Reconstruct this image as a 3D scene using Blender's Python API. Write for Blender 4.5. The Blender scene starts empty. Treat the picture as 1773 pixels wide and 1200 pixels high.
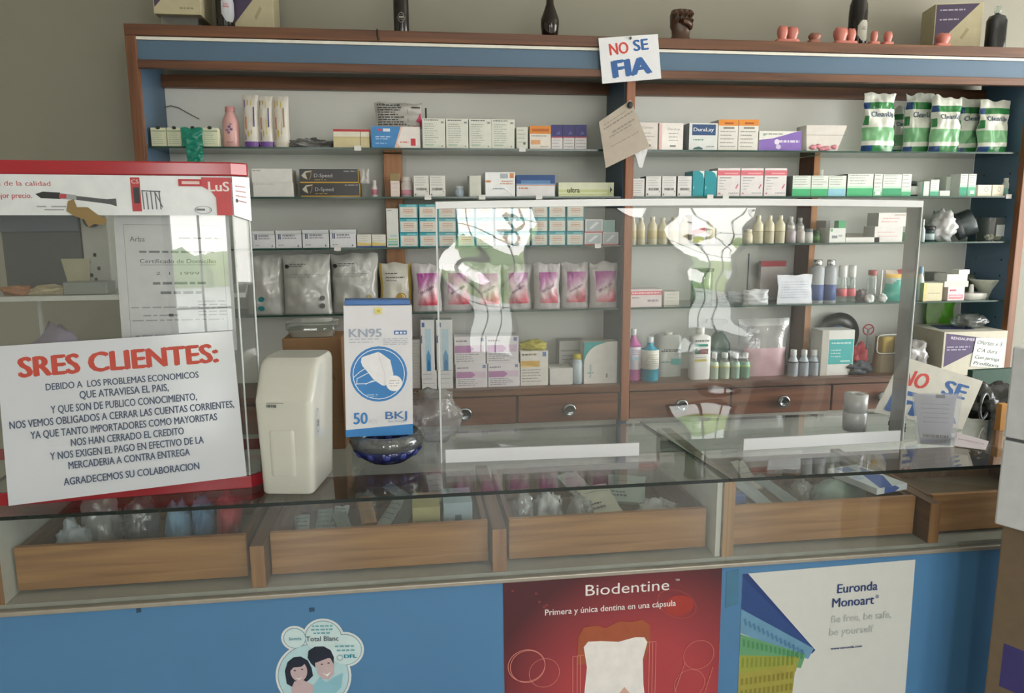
import bpy, math, random
from mathutils import Vector, Matrix, noise

SC = bpy.context.scene
COL = SC.collection
# ------------------------------------------------------------------ camera
CAMP = Vector((0, 0, 1.5))
RM = Matrix(((0.99116564, -0.02716206, 0.12981868), (-0.13252726, -0.16434578, 0.97745946), (-0.00521466, -0.98602875, -0.1664936)))
FPX = 1300.0
cam_d = bpy.data.cameras.new('camera')
cam_d.sensor_width = 36; cam_d.lens = FPX / 1773 * 36; cam_d.clip_start = .05
cam = bpy.data.objects.new('camera', cam_d); COL.objects.link(cam)
cr, cu, cb = RM @ Vector((1, 0, 0)), RM @ Vector((0, -1, 0)), RM @ Vector((0, 0, -1))
cam.matrix_world = Matrix(((cr.x, cu.x, cb.x, CAMP.x), (cr.y, cu.y, cb.y, CAMP.y), (cr.z, cu.z, cb.z, CAMP.z), (0, 0, 0, 1)))
SC.camera = cam
# ------------------------------------------------------------------ light
W = bpy.data.worlds.new('world'); SC.world = W; W.use_nodes = True
wn = W.node_tree.nodes; wl = W.node_tree.links
bg = wn['Background']
tc = wn.new('ShaderNodeTexCoord'); sx = wn.new('ShaderNodeSeparateXYZ'); rp = wn.new('ShaderNodeValToRGB')
wl.new(tc.outputs['Generated'], sx.inputs[0]); wl.new(sx.outputs['Z'], rp.inputs[0]); wl.new(rp.outputs[0], bg.inputs[0])
rp.color_ramp.elements[0].color = (1.0, 0.97, 0.92, 1); rp.color_ramp.elements[1].color = (0.72, 0.85, 1.0, 1)
bg.inputs[1].default_value = 9.0
SC.view_settings.view_transform = 'Standard'; SC.view_settings.look = 'None'
SC.view_settings.gamma = 1; SC.view_settings.use_curve_mapping = False
SC.view_settings.exposure = 0.30
SC.cycles.use_denoising = True
SC.cycles.max_bounces = 12; SC.cycles.transparent_max_bounces = 32; SC.cycles.diffuse_bounces = 5; SC.cycles.glossy_bounces = 5
SC.cycles.sample_clamp_indirect = 6
SC.cycles.caustics_reflective = False; SC.cycles.caustics_refractive = False
# shop window openings (x0, x1, z0, z1) in the front wall at y = YF
YF = -2.6
WIN_R = (-.8, 2.3, .5, 2.6)
OPEN = [(-1.1, -.62, .35, 2.4), (.37, .95, .35, 2.4), (1.15, 2.0, 1.7, 2.75), (2.22, 2.86, .35, 2.4), (3.08, 3.47, .3, 1.15), (3.0, 3.7, 1.7, 2.75)]  # the two high openings are added to let in more daylight
for (a, b, c, d) in OPEN:   # portals: guide the sampling of the daylight through the openings
    ld = bpy.data.lights.new('window_portal', 'AREA'); ld.shape = 'RECTANGLE'; ld.size = b - a; ld.size_y = d - c
    ld.cycles.is_portal = True
    lo = bpy.data.objects.new('window_portal', ld); COL.objects.link(lo)
    lo.location = ((a + b) / 2, YF, (c + d) / 2); lo.rotation_euler = (math.radians(90), 0, 0)

ld = bpy.data.lights.new('window_portal', 'AREA'); ld.shape = 'RECTANGLE'; ld.size = WIN_R[3] - WIN_R[2]; ld.size_y = WIN_R[1] - WIN_R[0]; ld.cycles.is_portal = True
lo = bpy.data.objects.new('window_portal', ld); COL.objects.link(lo); lo.location = (3.9, (WIN_R[0] + WIN_R[1]) / 2, (WIN_R[2] + WIN_R[3]) / 2); lo.rotation_euler = (0, math.radians(90), 0)

# ------------------------------------------------------------------ pixel -> place helpers
def ray(px, py): return RM @ Vector((px - 886.5, py - 600, FPX))
def atY(px, py, y):
    d = ray(px, py); return CAMP + d * (y / d.y)
def atZ(px, py, z):
    d = ray(px, py); return CAMP + d * ((z - CAMP.z) / d.z)
rnd = random.Random(7)

# ------------------------------------------------------------------ materials
MC = {}
def lin(h):
    h = h.lstrip('#'); c = [int(h[i:i + 2], 16) / 255 for i in (0, 2, 4)]
    return tuple(x / 12.92 if x <= .04045 else ((x + .055) / 1.055) ** 2.4 for x in c) + (1,)
def base_mat(name):
    m = bpy.data.materials.new(name); m.use_nodes = True
    return m, m.node_tree.nodes, m.node_tree.links, m.node_tree.nodes['Principled BSDF']
def K(hexc, rough=.55, metal=0.0, var=.05, scale=35):
    key = (hexc, rough, metal, var, scale)
    if key in MC: return MC[key]
    m, n, l, p = base_mat('paint_' + hexc.strip('#'))
    p.inputs['Roughness'].default_value = rough; p.inputs['Metallic'].default_value = metal
    t = n.new('ShaderNodeTexCoord'); nz = n.new('ShaderNodeTexNoise'); nz.inputs['Scale'].default_value = scale; nz.inputs['Detail'].default_value = 3
    l.new(t.outputs['Object'], nz.inputs[0])
    r = n.new('ShaderNodeValToRGB'); c = lin(hexc)
    r.color_ramp.elements[0].position = .3; r.color_ramp.elements[1].position = .7
    r.color_ramp.elements[0].color = tuple(x * (1 - var) for x in c[:3]) + (1,)
    r.color_ramp.elements[1].color = tuple(min(1, x * (1 + var)) for x in c[:3]) + (1,)
    l.new(nz.outputs[0], r.inputs[0]); l.new(r.outputs[0], p.inputs['Base Color'])
    MC[key] = m; return m
def wood(key, c1, c2, axis='X', rough=.4, sc=7):
    if key in MC: return MC[key]
    m, n, l, p = base_mat('wood_' + key)
    t = n.new('ShaderNodeTexCoord'); mp = n.new('ShaderNodeMapping')
    s = {'X': (sc * .12, sc * 2.4, sc * 2.4), 'Y': (sc * 2.4, sc * .12, sc * 2.4), 'Z': (sc * 2.4, sc * 2.4, sc * .12)}[axis]
    mp.inputs['Scale'].default_value = s
    nz = n.new('ShaderNodeTexNoise'); nz.inputs['Scale'].default_value = 2.2; nz.inputs['Detail'].default_value = 7; nz.inputs['Distortion'].default_value = .7
    l.new(t.outputs['Object'], mp.inputs[0]); l.new(mp.outputs[0], nz.inputs[0])
    r = n.new('ShaderNodeValToRGB'); r.color_ramp.elements[0].color = lin(c1); r.color_ramp.elements[1].color = lin(c2)
    r.color_ramp.elements[0].position = .3; r.color_ramp.elements[1].position = .72
    l.new(nz.outputs[0], r.inputs[0]); l.new(r.outputs[0], p.inputs['Base Color']); p.inputs['Roughness'].default_value = rough
    MC[key] = m; return m
def pane(key, tint='#f4fbf8', refl=1.0, dust=.03, rough=0.0, bump=0):
    """clear sheet: transparent with Schlick reflection and a little dust"""
    if key in MC: return MC[key]
    m, n, l, p = base_mat('clear_' + key); n.remove(p); out = n['Material Output']
    tr = n.new('ShaderNodeBsdfTransparent'); tr.inputs[0].default_value = lin(tint)
    gl = n.new('ShaderNodeBsdfGlossy'); gl.inputs['Roughness'].default_value = rough
    df = n.new('ShaderNodeBsdfDiffuse'); df.inputs[0].default_value = (.8, .8, .8, 1)
    lw = n.new('ShaderNodeLayerWeight'); lw.inputs[0].default_value = .5
    pw = n.new('ShaderNodeMath'); pw.operation = 'POWER'; pw.inputs[1].default_value = 5
    ma = n.new('ShaderNodeMath'); ma.operation = 'MULTIPLY_ADD'; ma.inputs[1].default_value = .9 * refl; ma.inputs[2].default_value = .045 * refl; ma.use_clamp = True
    l.new(lw.outputs['Facing'], pw.inputs[0]); l.new(pw.outputs[0], ma.inputs[0])
    m1 = n.new('ShaderNodeMixShader'); m1.inputs[0].default_value = dust
    l.new(tr.outputs[0], m1.inputs[1]); l.new(df.outputs[0], m1.inputs[2])
    m2 = n.new('ShaderNodeMixShader'); l.new(ma.outputs[0], m2.inputs[0]); l.new(m1.outputs[0], m2.inputs[1]); l.new(gl.outputs[0], m2.inputs[2])
    if bump:
        t = n.new('ShaderNodeTexCoord'); nz = n.new('ShaderNodeTexNoise'); nz.inputs['Scale'].default_value = bump
        bp = n.new('ShaderNodeBump'); bp.inputs['Strength'].default_value = .6; bp.inputs['Distance'].default_value = .004
        l.new(t.outputs['Object'], nz.inputs[0]); l.new(nz.outputs[0], bp.inputs['Height']); l.new(bp.outputs[0], gl.inputs['Normal'])
    l.new(m2.outputs[0], out.inputs[0])
    MC[key] = m; return m
GLASS = pane('counter_glass', '#f9fcfb', 1.4, .015)
SHELFG = pane('shelf_glass', '#c2d6cd', 1.2, .03)
ACRY = pane('acrylic', '#fcfdfd', 1.0, .03)
CASEG = pane('case_acrylic', '#fcfdfc', 1.0, .03)
POLY = pane('polythene', '#eef0f4', 2.6, .22, .12, 60)
ZIPF = pane('zip_film', '#eef0f4', 1.8, .12, .08, 18)
POLYW = pane('milky_polythene', '#e8e8ee', 2.2, .5, .18, 60)
POLYD = pane('dark_polythene', '#55585a', 2.2, .2, .15, 60)
POLYB = pane('blue_polythene', '#9fc4e6', 2.2, .18, .15, 60)
TEALF = K('#0f7f6c', .2)
CLEARB = pane('clear_plastic', '#e4ece8', 1.6, .12, .05)
EDGE = K('#24443c', .2)
DKEDGE = K('#1b2422', .15)
WOODF = wood('cabinet_x', '#4a2d20', '#7d5238', 'X'); WOODFZ = wood('cabinet_z', '#5a3624', '#94613f', 'Z')
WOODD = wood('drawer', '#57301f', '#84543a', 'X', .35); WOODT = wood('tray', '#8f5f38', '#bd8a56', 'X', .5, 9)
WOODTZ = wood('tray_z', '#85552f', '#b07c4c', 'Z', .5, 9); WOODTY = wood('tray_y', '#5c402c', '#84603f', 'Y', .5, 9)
BLUE = K('#526d86', .45, 0, .03, 5); BLUEP = K('#5284b2', .35, 0, .04, 4)
WHITE = K('#e4e4de', .5); OFFW = K('#d6d6cc', .6); PAPER = K('#e2e4ea', .6, 0, .02)
BLACK = K('#17171a', .4); CHROME = K('#c6c8ca', .18, 1.0); GREY = K('#8b8f92', .5)

# ------------------------------------------------------------------ mesh builder
TXT = {}
def text_geo(s, bold):
    if (s, bold) in TXT: return TXT[(s, bold)]
    c = bpy.data.curves.new('tmp', 'FONT'); c.body = s; c.size = 1; c.resolution_u = 3
    o = bpy.data.objects.new('tmp', c); COL.objects.link(o)
    dg = bpy.context.evaluated_depsgraph_get(); me = bpy.data.meshes.new_from_object(o.evaluated_get(dg))
    vs = [(v.co.x, v.co.y) for v in me.vertices]; fs = [tuple(p.vertices) for p in me.polygons]
    bpy.data.objects.remove(o); bpy.data.curves.remove(c); bpy.data.meshes.remove(me)
    if vs:
        x0 = min(v[0] for v in vs); x1 = max(v[0] for v in vs)
    else: x0, x1 = 0, 1
    cap = .695
    vs = [((v[0] - x0) / cap, v[1] / cap) for v in vs]
    if bold:        # heavier weight: the strokes laid side by side
        n0 = len(vs); V, Fc = [], []
        for k, (dx, dy) in enumerate(((-1.3, 0), (1.3, 0), (-.6, -.5), (.6, .5), (0, 0))):
            V += [(x + dx * bold / cap, y + dy * bold / cap) for x, y in vs]; Fc += [tuple(i + k * n0 for i in f) for f in fs]
        vs, fs = V, Fc
    TXT[(s, bold)] = (vs, fs, (x1 - x0) / cap); return TXT[(s, bold)]

class MB:
    def __init__(s): s.v = []; s.f = []; s.m = []; s.mats = []; s.sm = []
    def mi(s, mat):
        if isinstance(mat, str): mat = K(mat)
        if mat not in s.mats: s.mats.append(mat)
        return s.mats.index(mat)
    def add(s, vs, fs, mat, smooth=False):
        b = len(s.v); s.v += [tuple(v) for v in vs]
        mm = mat if isinstance(mat, list) else [mat] * len(fs)
        for f, q in zip(fs, mm):
            s.f.append(tuple(i + b for i in f)); s.m.append(s.mi(q)); s.sm.append(smooth)
        return s
    def box(s, x0, x1, y0, y1, z0, z1, mat, front=None, top=None, side=None):
        vs = [(x0, y0, z0), (x1, y0, z0), (x1, y1, z0), (x0, y1, z0), (x0, y0, z1), (x1, y0, z1), (x1, y1, z1), (x0, y1, z1)]
        fs = [(0, 1, 5, 4), (1, 2, 6, 5), (2, 3, 7, 6), (3, 0, 4, 7), (4, 5, 6, 7), (3, 2, 1, 0)]
        return s.add(vs, fs, [front or mat, side or mat, mat, side or mat, top or mat, mat])
    def prism(s, pts, a, b, mat, axis='Y', smooth=False, capm=None):
        """polygon pts extruded from a to b along axis; pts are (x,z) for Y, (y,z) for X, (x,y) for Z"""
        def P(p, t): return (p[0], t, p[1]) if axis == 'Y' else (t, p[0], p[1]) if axis == 'X' else (p[0], p[1], t)
        n = len(pts); vs = [P(p, a) for p in pts] + [P(p, b) for p in pts]
        fs = [(i, (i + 1) % n, n + (i + 1) % n, n + i) for i in range(n)]
        s.add(vs, fs, mat, smooth)
        s.add(vs, [tuple(range(n))[::-1], tuple(range(n, 2 * n))], capm or mat); return s
    def loft(s, secs, mat, n=20, cx=0, cy=0, cap=True, smooth=True):
        """sections (z, rx, ry[, p[, dx, dy]]) of super-ellipses; mat one or one per band"""
        vs = []; nb = len(secs)
        for q in secs:
            z, rx, ry = q[0], q[1], q[2]; p = q[3] if len(q) > 3 else 2; dx, dy = (q[4], q[5]) if len(q) > 5 else (0, 0)
            for i in range(n):
                a = 2 * math.pi * i / n; c, d = math.cos(a), math.sin(a)
                k = (abs(c) ** p + abs(d) ** p) ** (-1 / p)
                vs.append((cx + dx + rx * c * k, cy + dy + ry * d * k, z))
        ms = mat if isinstance(mat, list) else [mat] * (nb - 1)
        fs = []; mm = []
        for j in range(nb - 1):
            for i in range(n):
                fs.append((j * n + i, j * n + (i + 1) % n, (j + 1) * n + (i + 1) % n, (j + 1) * n + i)); mm.append(ms[j])
        s.add(vs, fs, mm, smooth)
        if cap: s.add(vs[:n] + vs[-n:], [tuple(range(n))[::-1], tuple(range(n, 2 * n))], [ms[0], ms[-1]])
        return s
    def lathe(s, prof, mat, n=24, cx=0, cy=0, cap=True): return s.loft([(z, r, r) for r, z in prof], mat, n, cx, cy, cap)
    def tube(s, pts, r, mat, n=8, closed=False):
        pts = [Vector(p) for p in pts]; vs = []; m = len(pts)
        for k, p in enumerate(pts):
            a = pts[(k - 1) % m] if closed or k else p; b = pts[(k + 1) % m] if closed or k < m - 1 else p
            t = (b - a).normalized(); u = t.cross(Vector((0, 0, 1)))
            if u.length < 1e-3: u = t.cross(Vector((0, 1, 0)))
            u.normalize(); w = t.cross(u)
            rr = r[k] if isinstance(r, list) else r
            for i in range(n):
                q = 2 * math.pi * i / n; vs.append(p + u * (rr * math.cos(q)) + w * (rr * math.sin(q)))
        fs = []
        for k in range(m if closed else m - 1):
            for i in range(n): fs.append((k * n + i, k * n + (i + 1) % n, ((k + 1) % m) * n + (i + 1) % n, ((k + 1) % m) * n + i))
        s.add(vs, fs, mat, True)
        if not closed: s.add(vs[:n] + vs[-n:], [tuple(range(n))[::-1], tuple(range(n, 2 * n))], mat)
        return s
    def ball(s, c, rx, ry, rz, mat, n=14, amp=0, seed=0, fr=2.0, flat=None):
        vs = []; fs = []; c = Vector(c); m = n // 2 + 1
        if amp > .2 and n >= 18: n = 40; m = 24
        for j in range(m + 1):
            th = math.pi * j / m
            for i in range(n):
                a = 2 * math.pi * i / n
                d = Vector((math.sin(th) * math.cos(a), math.sin(th) * math.sin(a), math.cos(th)))
                if amp > .2: d = Vector((d.z, d.x, d.y))
                k = 1
                if amp:
                    o_ = Vector((seed * 3.1, seed * 1.7, seed)); k += amp * .75 * noise.noise(d * fr * .7 + o_) + amp * .75 * (abs(noise.noise(d * fr * 1.7 + o_)) - .2) + amp * .5 * (abs(noise.noise(d * fr * 4 - o_)) - .2)
                    if amp > .2: k = 1 + (k - 1) * min(1, math.sin(th) * 1.5)
                v = c + Vector((d.x * rx, d.y * ry, d.z * rz)) * k
                if flat is not None and v.z < flat: v.z = flat
                vs.append(v)
        for j in range(m):
            for i in range(n): fs.append((j * n + i, (j + 1) * n + i, (j + 1) * n + (i + 1) % n, j * n + (i + 1) % n))
        return s.add(vs, fs, mat, True)
    # ---- printed matter on a face given by fr(u, v, k) -> point
    def deco(s, fr, w, h, items):
        for k, it in enumerate(items):
            k = 1 + k * min(1, 11 / len(items)); t = it[0]
            if t == 'R':
                _, a, b, c, d, col = it; s.add([fr(a, b, k), fr(c, b, k), fr(c, d, k), fr(a, d, k)], [(0, 1, 2, 3)], col)
            elif t == 'P':
                s.add([fr(a, b, k) for a, b in it[1]], [tuple(range(len(it[1])))], it[2])
            elif t == 'T':
                _, st, u, v, hh, col = it[:6]; wf = it[6] if len(it) > 6 else None; bold = it[7] if len(it) > 7 else 0
                rot = it[8] if len(it) > 8 else 0; sh = it[9] if len(it) > 9 else 0
                vs, fs, tw = text_geo(st, bold)
                if not vs: continue
                n0 = len(vs) // (5 if bold else 1)
                sy = hh * h; sxx = sy if wf is None else wf * w / tw
                c, d = math.cos(rot), math.sin(rot); o = []
                for q_, (x, y) in enumerate(vs):
                    X = (x - tw / 2 + sh * y) * sxx; Y = y * sy
                    o.append(fr(u + (X * c - Y * d) / w, v + (X * d + Y * c) / h, k + .08 * (q_ // n0)))
                s.add(o, fs, col)
            elif t == 'L':      # a line of print too small to read
                _, a, b, v, hh, col = it; x = a
                while x < b:
                    e = min(b, x + rnd.uniform(.03, .12)); s.add([fr(x, v, k), fr(e, v, k), fr(e, v + hh, k), fr(x, v + hh, k)], [(0, 1, 2, 3)], col); x = e + .02
            elif t == 'B':      # bar code
                _, a, b, c, d, col = it; x = a
                while x < c:
                    e = min(c, x + rnd.uniform(.008, .035)); s.add([fr(x, b, k), fr(e, b, k), fr(e, d, k), fr(x, d, k)], [(0, 1, 2, 3)], col); x = e + rnd.uniform(.01, .03)
            elif t in 'CO':
                u, v, rx, ry, col = it[1:6]; N = 28
                o = [(u + rx * math.cos(2 * math.pi * i / N), v + ry * math.sin(2 * math.pi * i / N)) for i in range(N)]
                if t == 'C': s.add([fr(a, b, k) for a, b in o], [tuple(range(N))], col)
                else:
                    f = it[6]; rot = it[7] if len(it) > 7 else 0
                    q = []
                    for sc in (1, 1 - f):
                        for i in range(N):
                            X, Y = rx * w * sc * math.cos(2 * math.pi * i / N), ry * h * sc * math.sin(2 * math.pi * i / N)
                            q.append(fr(u + (X * math.cos(rot) - Y * math.sin(rot)) / w, v + (X * math.sin(rot) + Y * math.cos(rot)) / h, k))
                    s.add(q, [(i, (i + 1) % N, N + (i + 1) % N, N + i) for i in range(N)], col)
            elif t == 'W':      # polyline ribbon
                pts, col, th = it[1:4]
                for (a, b), (c, d) in zip(pts, pts[1:]):
                    dx, dy = (c - a) * w, (d - b) * h; L = math.hypot(dx, dy) or 1; nx, ny = -dy / L * th / 2 / w, dx / L * th / 2 / h
                    s.add([fr(a + nx, b + ny, k), fr(a - nx, b - ny, k), fr(c - nx, d - ny, k), fr(c + nx, d + ny, k)], [(0, 1, 2, 3)], col)
        return s
    def build(s, name, parent=None, loc=None, rot=None, bevel=0, seg=2, solid=0, sub=0):
        me = bpy.data.meshes.new(name); me.from_pydata(s.v, [], s.f); me.polygons.foreach_set('material_index', s.m); me.polygons.foreach_set('use_smooth', s.sm)
        for m in s.mats: me.materials.append(m)
        me.update(); o = bpy.data.objects.new(name, me); COL.objects.link(o)
        if parent: o.parent = parent
        if loc: o.location = loc
        if rot is not None: o.rotation_euler = rot if isinstance(rot, tuple) else (0, 0, rot)
        if bevel:
            b = o.modifiers.new('bevel', 'BEVEL'); b.width = bevel; b.segments = seg; b.limit_method = 'ANGLE'; b.angle_limit = math.radians(50)
        if sub:
            q = o.modifiers.new('sub', 'SUBSURF'); q.levels = sub; q.render_levels = sub
        return o
def tag(o, label, cat, group=None, kind=None):
    o['label'] = label; o['category'] = cat
    if group: o['group'] = group
    if kind: o['kind'] = kind
    return o
def struct(mb, name, bevel=0):
    o = mb.build(name, bevel=bevel); o['kind'] = 'structure'; return o
def thing(name, label, cat, loc=(0, 0, 0), rot=0, group=None):
    o = bpy.data.objects.new(name, None); COL.objects.link(o); o.empty_display_size = .05
    o.location = loc; o.rotation_euler = rot if isinstance(rot, tuple) else (0, 0, rot); return tag(o, label, cat, group)
def FR(O, U, V, N, e=.00015):
    O, U, V, N = Vector(O), Vector(U), Vector(V), Vector(N).normalized()
    return lambda u, v, k: O + U * u + V * v + N * (e * k)
def QUAD(bl, br, tr, tl, e=.00015):
    bl, br, tr, tl = map(Vector, (bl, br, tr, tl)); N = (br - bl).cross(tl - bl).normalized()
    return lambda u, v, k: (bl * (1 - u) + br * u) * (1 - v) + (tl * (1 - u) + tr * u) * v + N * (e * k)
def sheet(bl, br, tr, tl, mat, items=(), th=.0015, back=None):
    """thin board or paper between four corners, with print"""
    fr = QUAD(bl, br, tr, tl); mb = MB(); q = [fr(0, 0, 0), fr(1, 0, 0), fr(1, 1, 0), fr(0, 1, 0)]
    N = (q[1] - q[0]).cross(q[3] - q[0]).normalized(); vs = q + [p - N * th for p in q]
    mb.add(vs, [(0, 1, 2, 3), (7, 6, 5, 4), (0, 4, 5, 1), (1, 5, 6, 2), (2, 6, 7, 3), (3, 7, 4, 0)], mat)
    w = (q[1] - q[0]).length; h = (q[3] - q[0]).length
    mb.deco(fr, w, h, list(items)); return mb

# ------------------------------------------------------------------ shelves' heights and the place of a pixel span on them
YS, YB = 2.57, 2.79
SH = {1: (1.735, 300, 251.3, .0078), 2: (1.5775, 435, 340.8, -.0012), 3: (1.411, 440, 431.4, -.0107), 4: (1.19, 450, 549, -.0246), 5: (.917, 720, 678, -.036)}
def place(x0, x1, yt, S, Y=2.58, z=None):
    Z, a, b, sl = SH[S]; yb = b + sl * ((x0 + x1) / 2 - a); ym = (yt + yb) / 2
    A = atY(x0, ym, Y).x; B = atY(x1, ym, Y).x; zz = Z if z is None else z
    return (A + B) / 2, B - A, atY((x0 + x1) / 2, yt, Y).z - zz, zz
def carton(x0, x1, yt, S, label, items=(), col='#dcdcd4', side=None, top=None, d=.07, Y=2.58, name='carton', cat='box', group=None, rz=0, z=None, front=None, rough=.5):
    x, w, h, zz = place(x0, x1, yt, S, Y, z); w -= .0008
    mb = MB(); m = lambda c: K(c, rough) if isinstance(c, str) else c
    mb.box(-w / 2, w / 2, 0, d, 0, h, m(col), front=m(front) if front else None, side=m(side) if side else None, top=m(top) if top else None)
    mb.deco(FR((-w / 2, 0, 0), (w, 0, 0), (0, 0, h), (0, -1, 0)), w, h, items)
    o = mb.build(name, loc=(x, Y, zz), rot=rz, bevel=.0007, seg=1)
    o['h'] = h; return tag(o, label, cat, group)
def pouch_fn(w, h, t, seed, crump=.004, bow=.0):
    def thick(u, v):
        u = min(max(u, 0), 1); v = min(max(v, 0), 1)
        a = max(0, 1 - abs(2 * u - 1) ** 3.0) ** .7; b = max(0, 1 - v ** 3.5) ** .8 * (.75 + .25 * min(1, v * 6))
        return t / 2 * a * b + .0012
    def shape(u, v, sgn):
        wv = w * (1 - .05 * math.sin(v * math.pi) * 1)
        n1 = noise.noise(Vector((u * 3.2 + seed * 7, v * 4.0, seed))) * crump + noise.noise(Vector((u * 9 + seed, v * 8, seed * 2))) * crump * .45
        x = (u - .5) * wv + noise.noise(Vector((v * 3, seed, u))) * crump * .6
        zz = v * h + (noise.noise(Vector((u * 3, seed * 5, 1))) * crump * 1.5 if v > .9 else 0)
        y = sgn * thick(u, v) + n1 * (min(1, v * 5)) + bow * v * v
        return Vector((x, y, zz))
    return shape
def pouch(w, h, t, mat, seed=1, crump=.004, colfn=None, items=(), nx=12, ny=16, bow=0):
    sh = pouch_fn(w, h, t, seed, crump, bow); mb = MB()
    for sg in (-1, 1):
        vs = [sh(i / nx, j / ny, sg) for j in range(ny + 1) for i in range(nx + 1)]; fs = []; ms = []
        for j in range(ny):
            for i in range(nx):
                q = (j * (nx + 1) + i, j * (nx + 1) + i + 1, (j + 1) * (nx + 1) + i + 1, (j + 1) * (nx + 1) + i)
                fs.append(q if sg < 0 else q[::-1]); ms.append(colfn((i + .5) / nx, (j + .5) / ny) if colfn and sg < 0 else mat)
        mb.add(vs, fs, ms, True)
    rim = []
    for a, b in [((i / nx, 0), ((i + 1) / nx, 0)) for i in range(nx)] + [((i / nx, 1), ((i + 1) / nx, 1)) for i in range(nx)] + [((0, j / ny), (0, (j + 1) / ny)) for j in range(ny)] + [((1, j / ny), (1, (j + 1) / ny)) for j in range(ny)]:
        mb.add([sh(*a, -1), sh(*b, -1), sh(*b, 1), sh(*a, 1)], [(0, 1, 2, 3)], mat)
    fr = lambda u, v, k: sh(u, v, -1) + Vector((0, -.0024 - .00015 * k, 0))
    mb.deco(fr, w, h, items); return mb
def put_pouch(x0, x1, yt, S, label, mat, name='pouch', cat='pouch', t=.04, Y=2.6, group=None, rz=0, z=None, rx=0, **kw):
    x, w, h, zz = place(x0, x1, yt, S, Y, z)
    return tag(pouch(w, h, t, mat, **kw).build(name, loc=(x, Y + t / 2, zz), rot=(rx, 0, rz)), label, cat, group)
def blob(x, y, z, rx, ry, rz, mat, seed, label, name='plastic_bag', cat='bag', group=None, amp=.5, fr=2.2, n=22):
    mb = MB().ball((0, 0, rz * .8), rx, ry, rz, mat, n, amp * .85, seed, fr, flat=0)
    return tag(mb.build(name, loc=(x, y, z)), label, cat, group)
def bottle(x0, x1, yt, S, label, body, capc='#e6e6e2', neck=.42, shoulder=.72, capf=.14, band=None, Y=2.6, group=None, p=2, name='bottle', flat=1.0, neckmat=None, z=None, items=(), cat='bottle'):
    """body of lathe sections with an own cap; band (v0, v1, colour) is its printed label"""
    x, w, h, zz = place(x0, x1, yt, S, Y, z); r = w / 2; hb = h * (1 - capf); rn = r * neck
    sh = hb * shoulder
    bm = body if not isinstance(body, str) else K(body, .3)
    secs = [(0, r * .93, r * .93 * flat, p), (h * .02, r, r * flat, p)]; ms = [bm]
    if band:
        v0, v1, bc = band; bc = K(bc, .5) if isinstance(bc, str) else bc
        e = r * 1.012
        secs += [(h * v0, r, r * flat, p), (h * v0 + .0002, e, e * flat, p), (h * v1, e, e * flat, p), (h * v1 + .0002, r, r * flat, p)]; ms += [bm, bc, bc, bc]
    else: secs += [(sh * .5, r, r * flat, p)]; ms += [bm]
    secs += [(sh, r, r * flat, p), (sh + (hb - sh) * .35, r * .86, r * .86 * flat, p), (sh + (hb - sh) * .7, rn * 1.25, rn * 1.25, 2), (hb - .001, rn, rn, 2), (hb, rn, rn, 2)]
    ms += [bm, bm, neckmat or bm, neckmat or bm, neckmat or bm]
    o = MB().loft(secs, ms, 20)
    if items: o.deco(FR((-r, -r * flat * 1.015, 0), (2 * r, 0, 0), (0, 0, h), (0, -1, 0), .0002), 2 * r, h, items)
    o = tag(o.build(name, loc=(x, Y + r * flat, zz)), label, cat, group)
    cm = capc if not isinstance(capc, str) else K(capc, .35)
    MB().lathe([(rn * 1.12, hb - .0005), (rn * 1.18, hb + .001), (rn * 1.15, h - .0015), (rn * 1.0, h)], cm, 18).build('cap', o)
    return o
# ================================================================== THE ROOM
XL, XR, YBK, ZC = -3.0, 3.9, 2.82, 2.95
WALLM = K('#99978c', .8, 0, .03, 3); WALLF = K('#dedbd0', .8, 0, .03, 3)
struct(MB().box(XL - .1, XR + .1, YF - .2, YBK + .1, -.1, 0, K('#b5b0a6', .4, 0, .1, 4)), 'floor')
struct(MB().box(XL - .1, XR + .1, YF - .2, YBK + .1, ZC, ZC + .1, K('#e6e4dc', .8)), 'ceiling')
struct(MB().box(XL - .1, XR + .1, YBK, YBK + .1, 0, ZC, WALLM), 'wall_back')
struct(MB().box(1.72, XR, .38, .5, 0, ZC, WALLF), 'wall_light_blocker')  # unseen wall added to keep daylight off the right end of the counter
struct(MB().box(XL - .1, XL, YF - .2, YBK, 0, ZC, WALLF), 'wall_left')
a, b, c, d = WIN_R
mb = MB()
for q in ((YF - .2, a, 0, ZC), (b, YBK, 0, ZC), (a, b, 0, c), (a, b, d, ZC)): mb.box(XR, XR + .1, *q, WALLF)
struct(mb, 'wall_right')
mb = MB()
for q in ((a, a + .05, c, d), (b - .05, b, c, d), (a, b, c, c + .05), (a, b, d - .05, d), ((a + b) / 2 - .02, (a + b) / 2 + .02, c, d)): mb.box(XR + .04, XR + .09, *q, K('#d8d8d4', .4))
struct(mb, 'window_7')
mb = MB(); x = XL
for a, b, c, d in OPEN:
    mb.box(x, a, YF - .15, YF, 0, ZC, WALLF); mb.box(a, b, YF - .15, YF, 0, c, WALLF); mb.box(a, b, YF - .15, YF, d, ZC, WALLF); x = b
mb.box(x, XR, YF - .15, YF, 0, ZC, WALLF); struct(mb, 'wall_front')
for i, (a, b, c, d) in enumerate(OPEN):
    mb = MB(); fm = K('#3a3d40', .4)
    for q in (a, b - .05): mb.box(q, q + .05, YF - .1, YF - .04, c, d, fm)
    for q in (c, d - .05): mb.box(a, b, YF - .1, YF - .04, q, q + .05, fm)
    k = 3 if i in (1, 3) else 2
    for j in range(1, k): mb.box(a + (b - a) * j / k - .008, a + (b - a) * j / k + .008, YF - .08, YF - .06, c, d, fm)
    for j in range(1, 4 if i in (1, 3) else 2): mb.box(a, b, YF - .08, YF - .06, c + (d - c) * j / 4 - .008, c + (d - c) * j / 4 + .008, fm)
    struct(mb, 'window_%d' % (i + 1))
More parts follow.
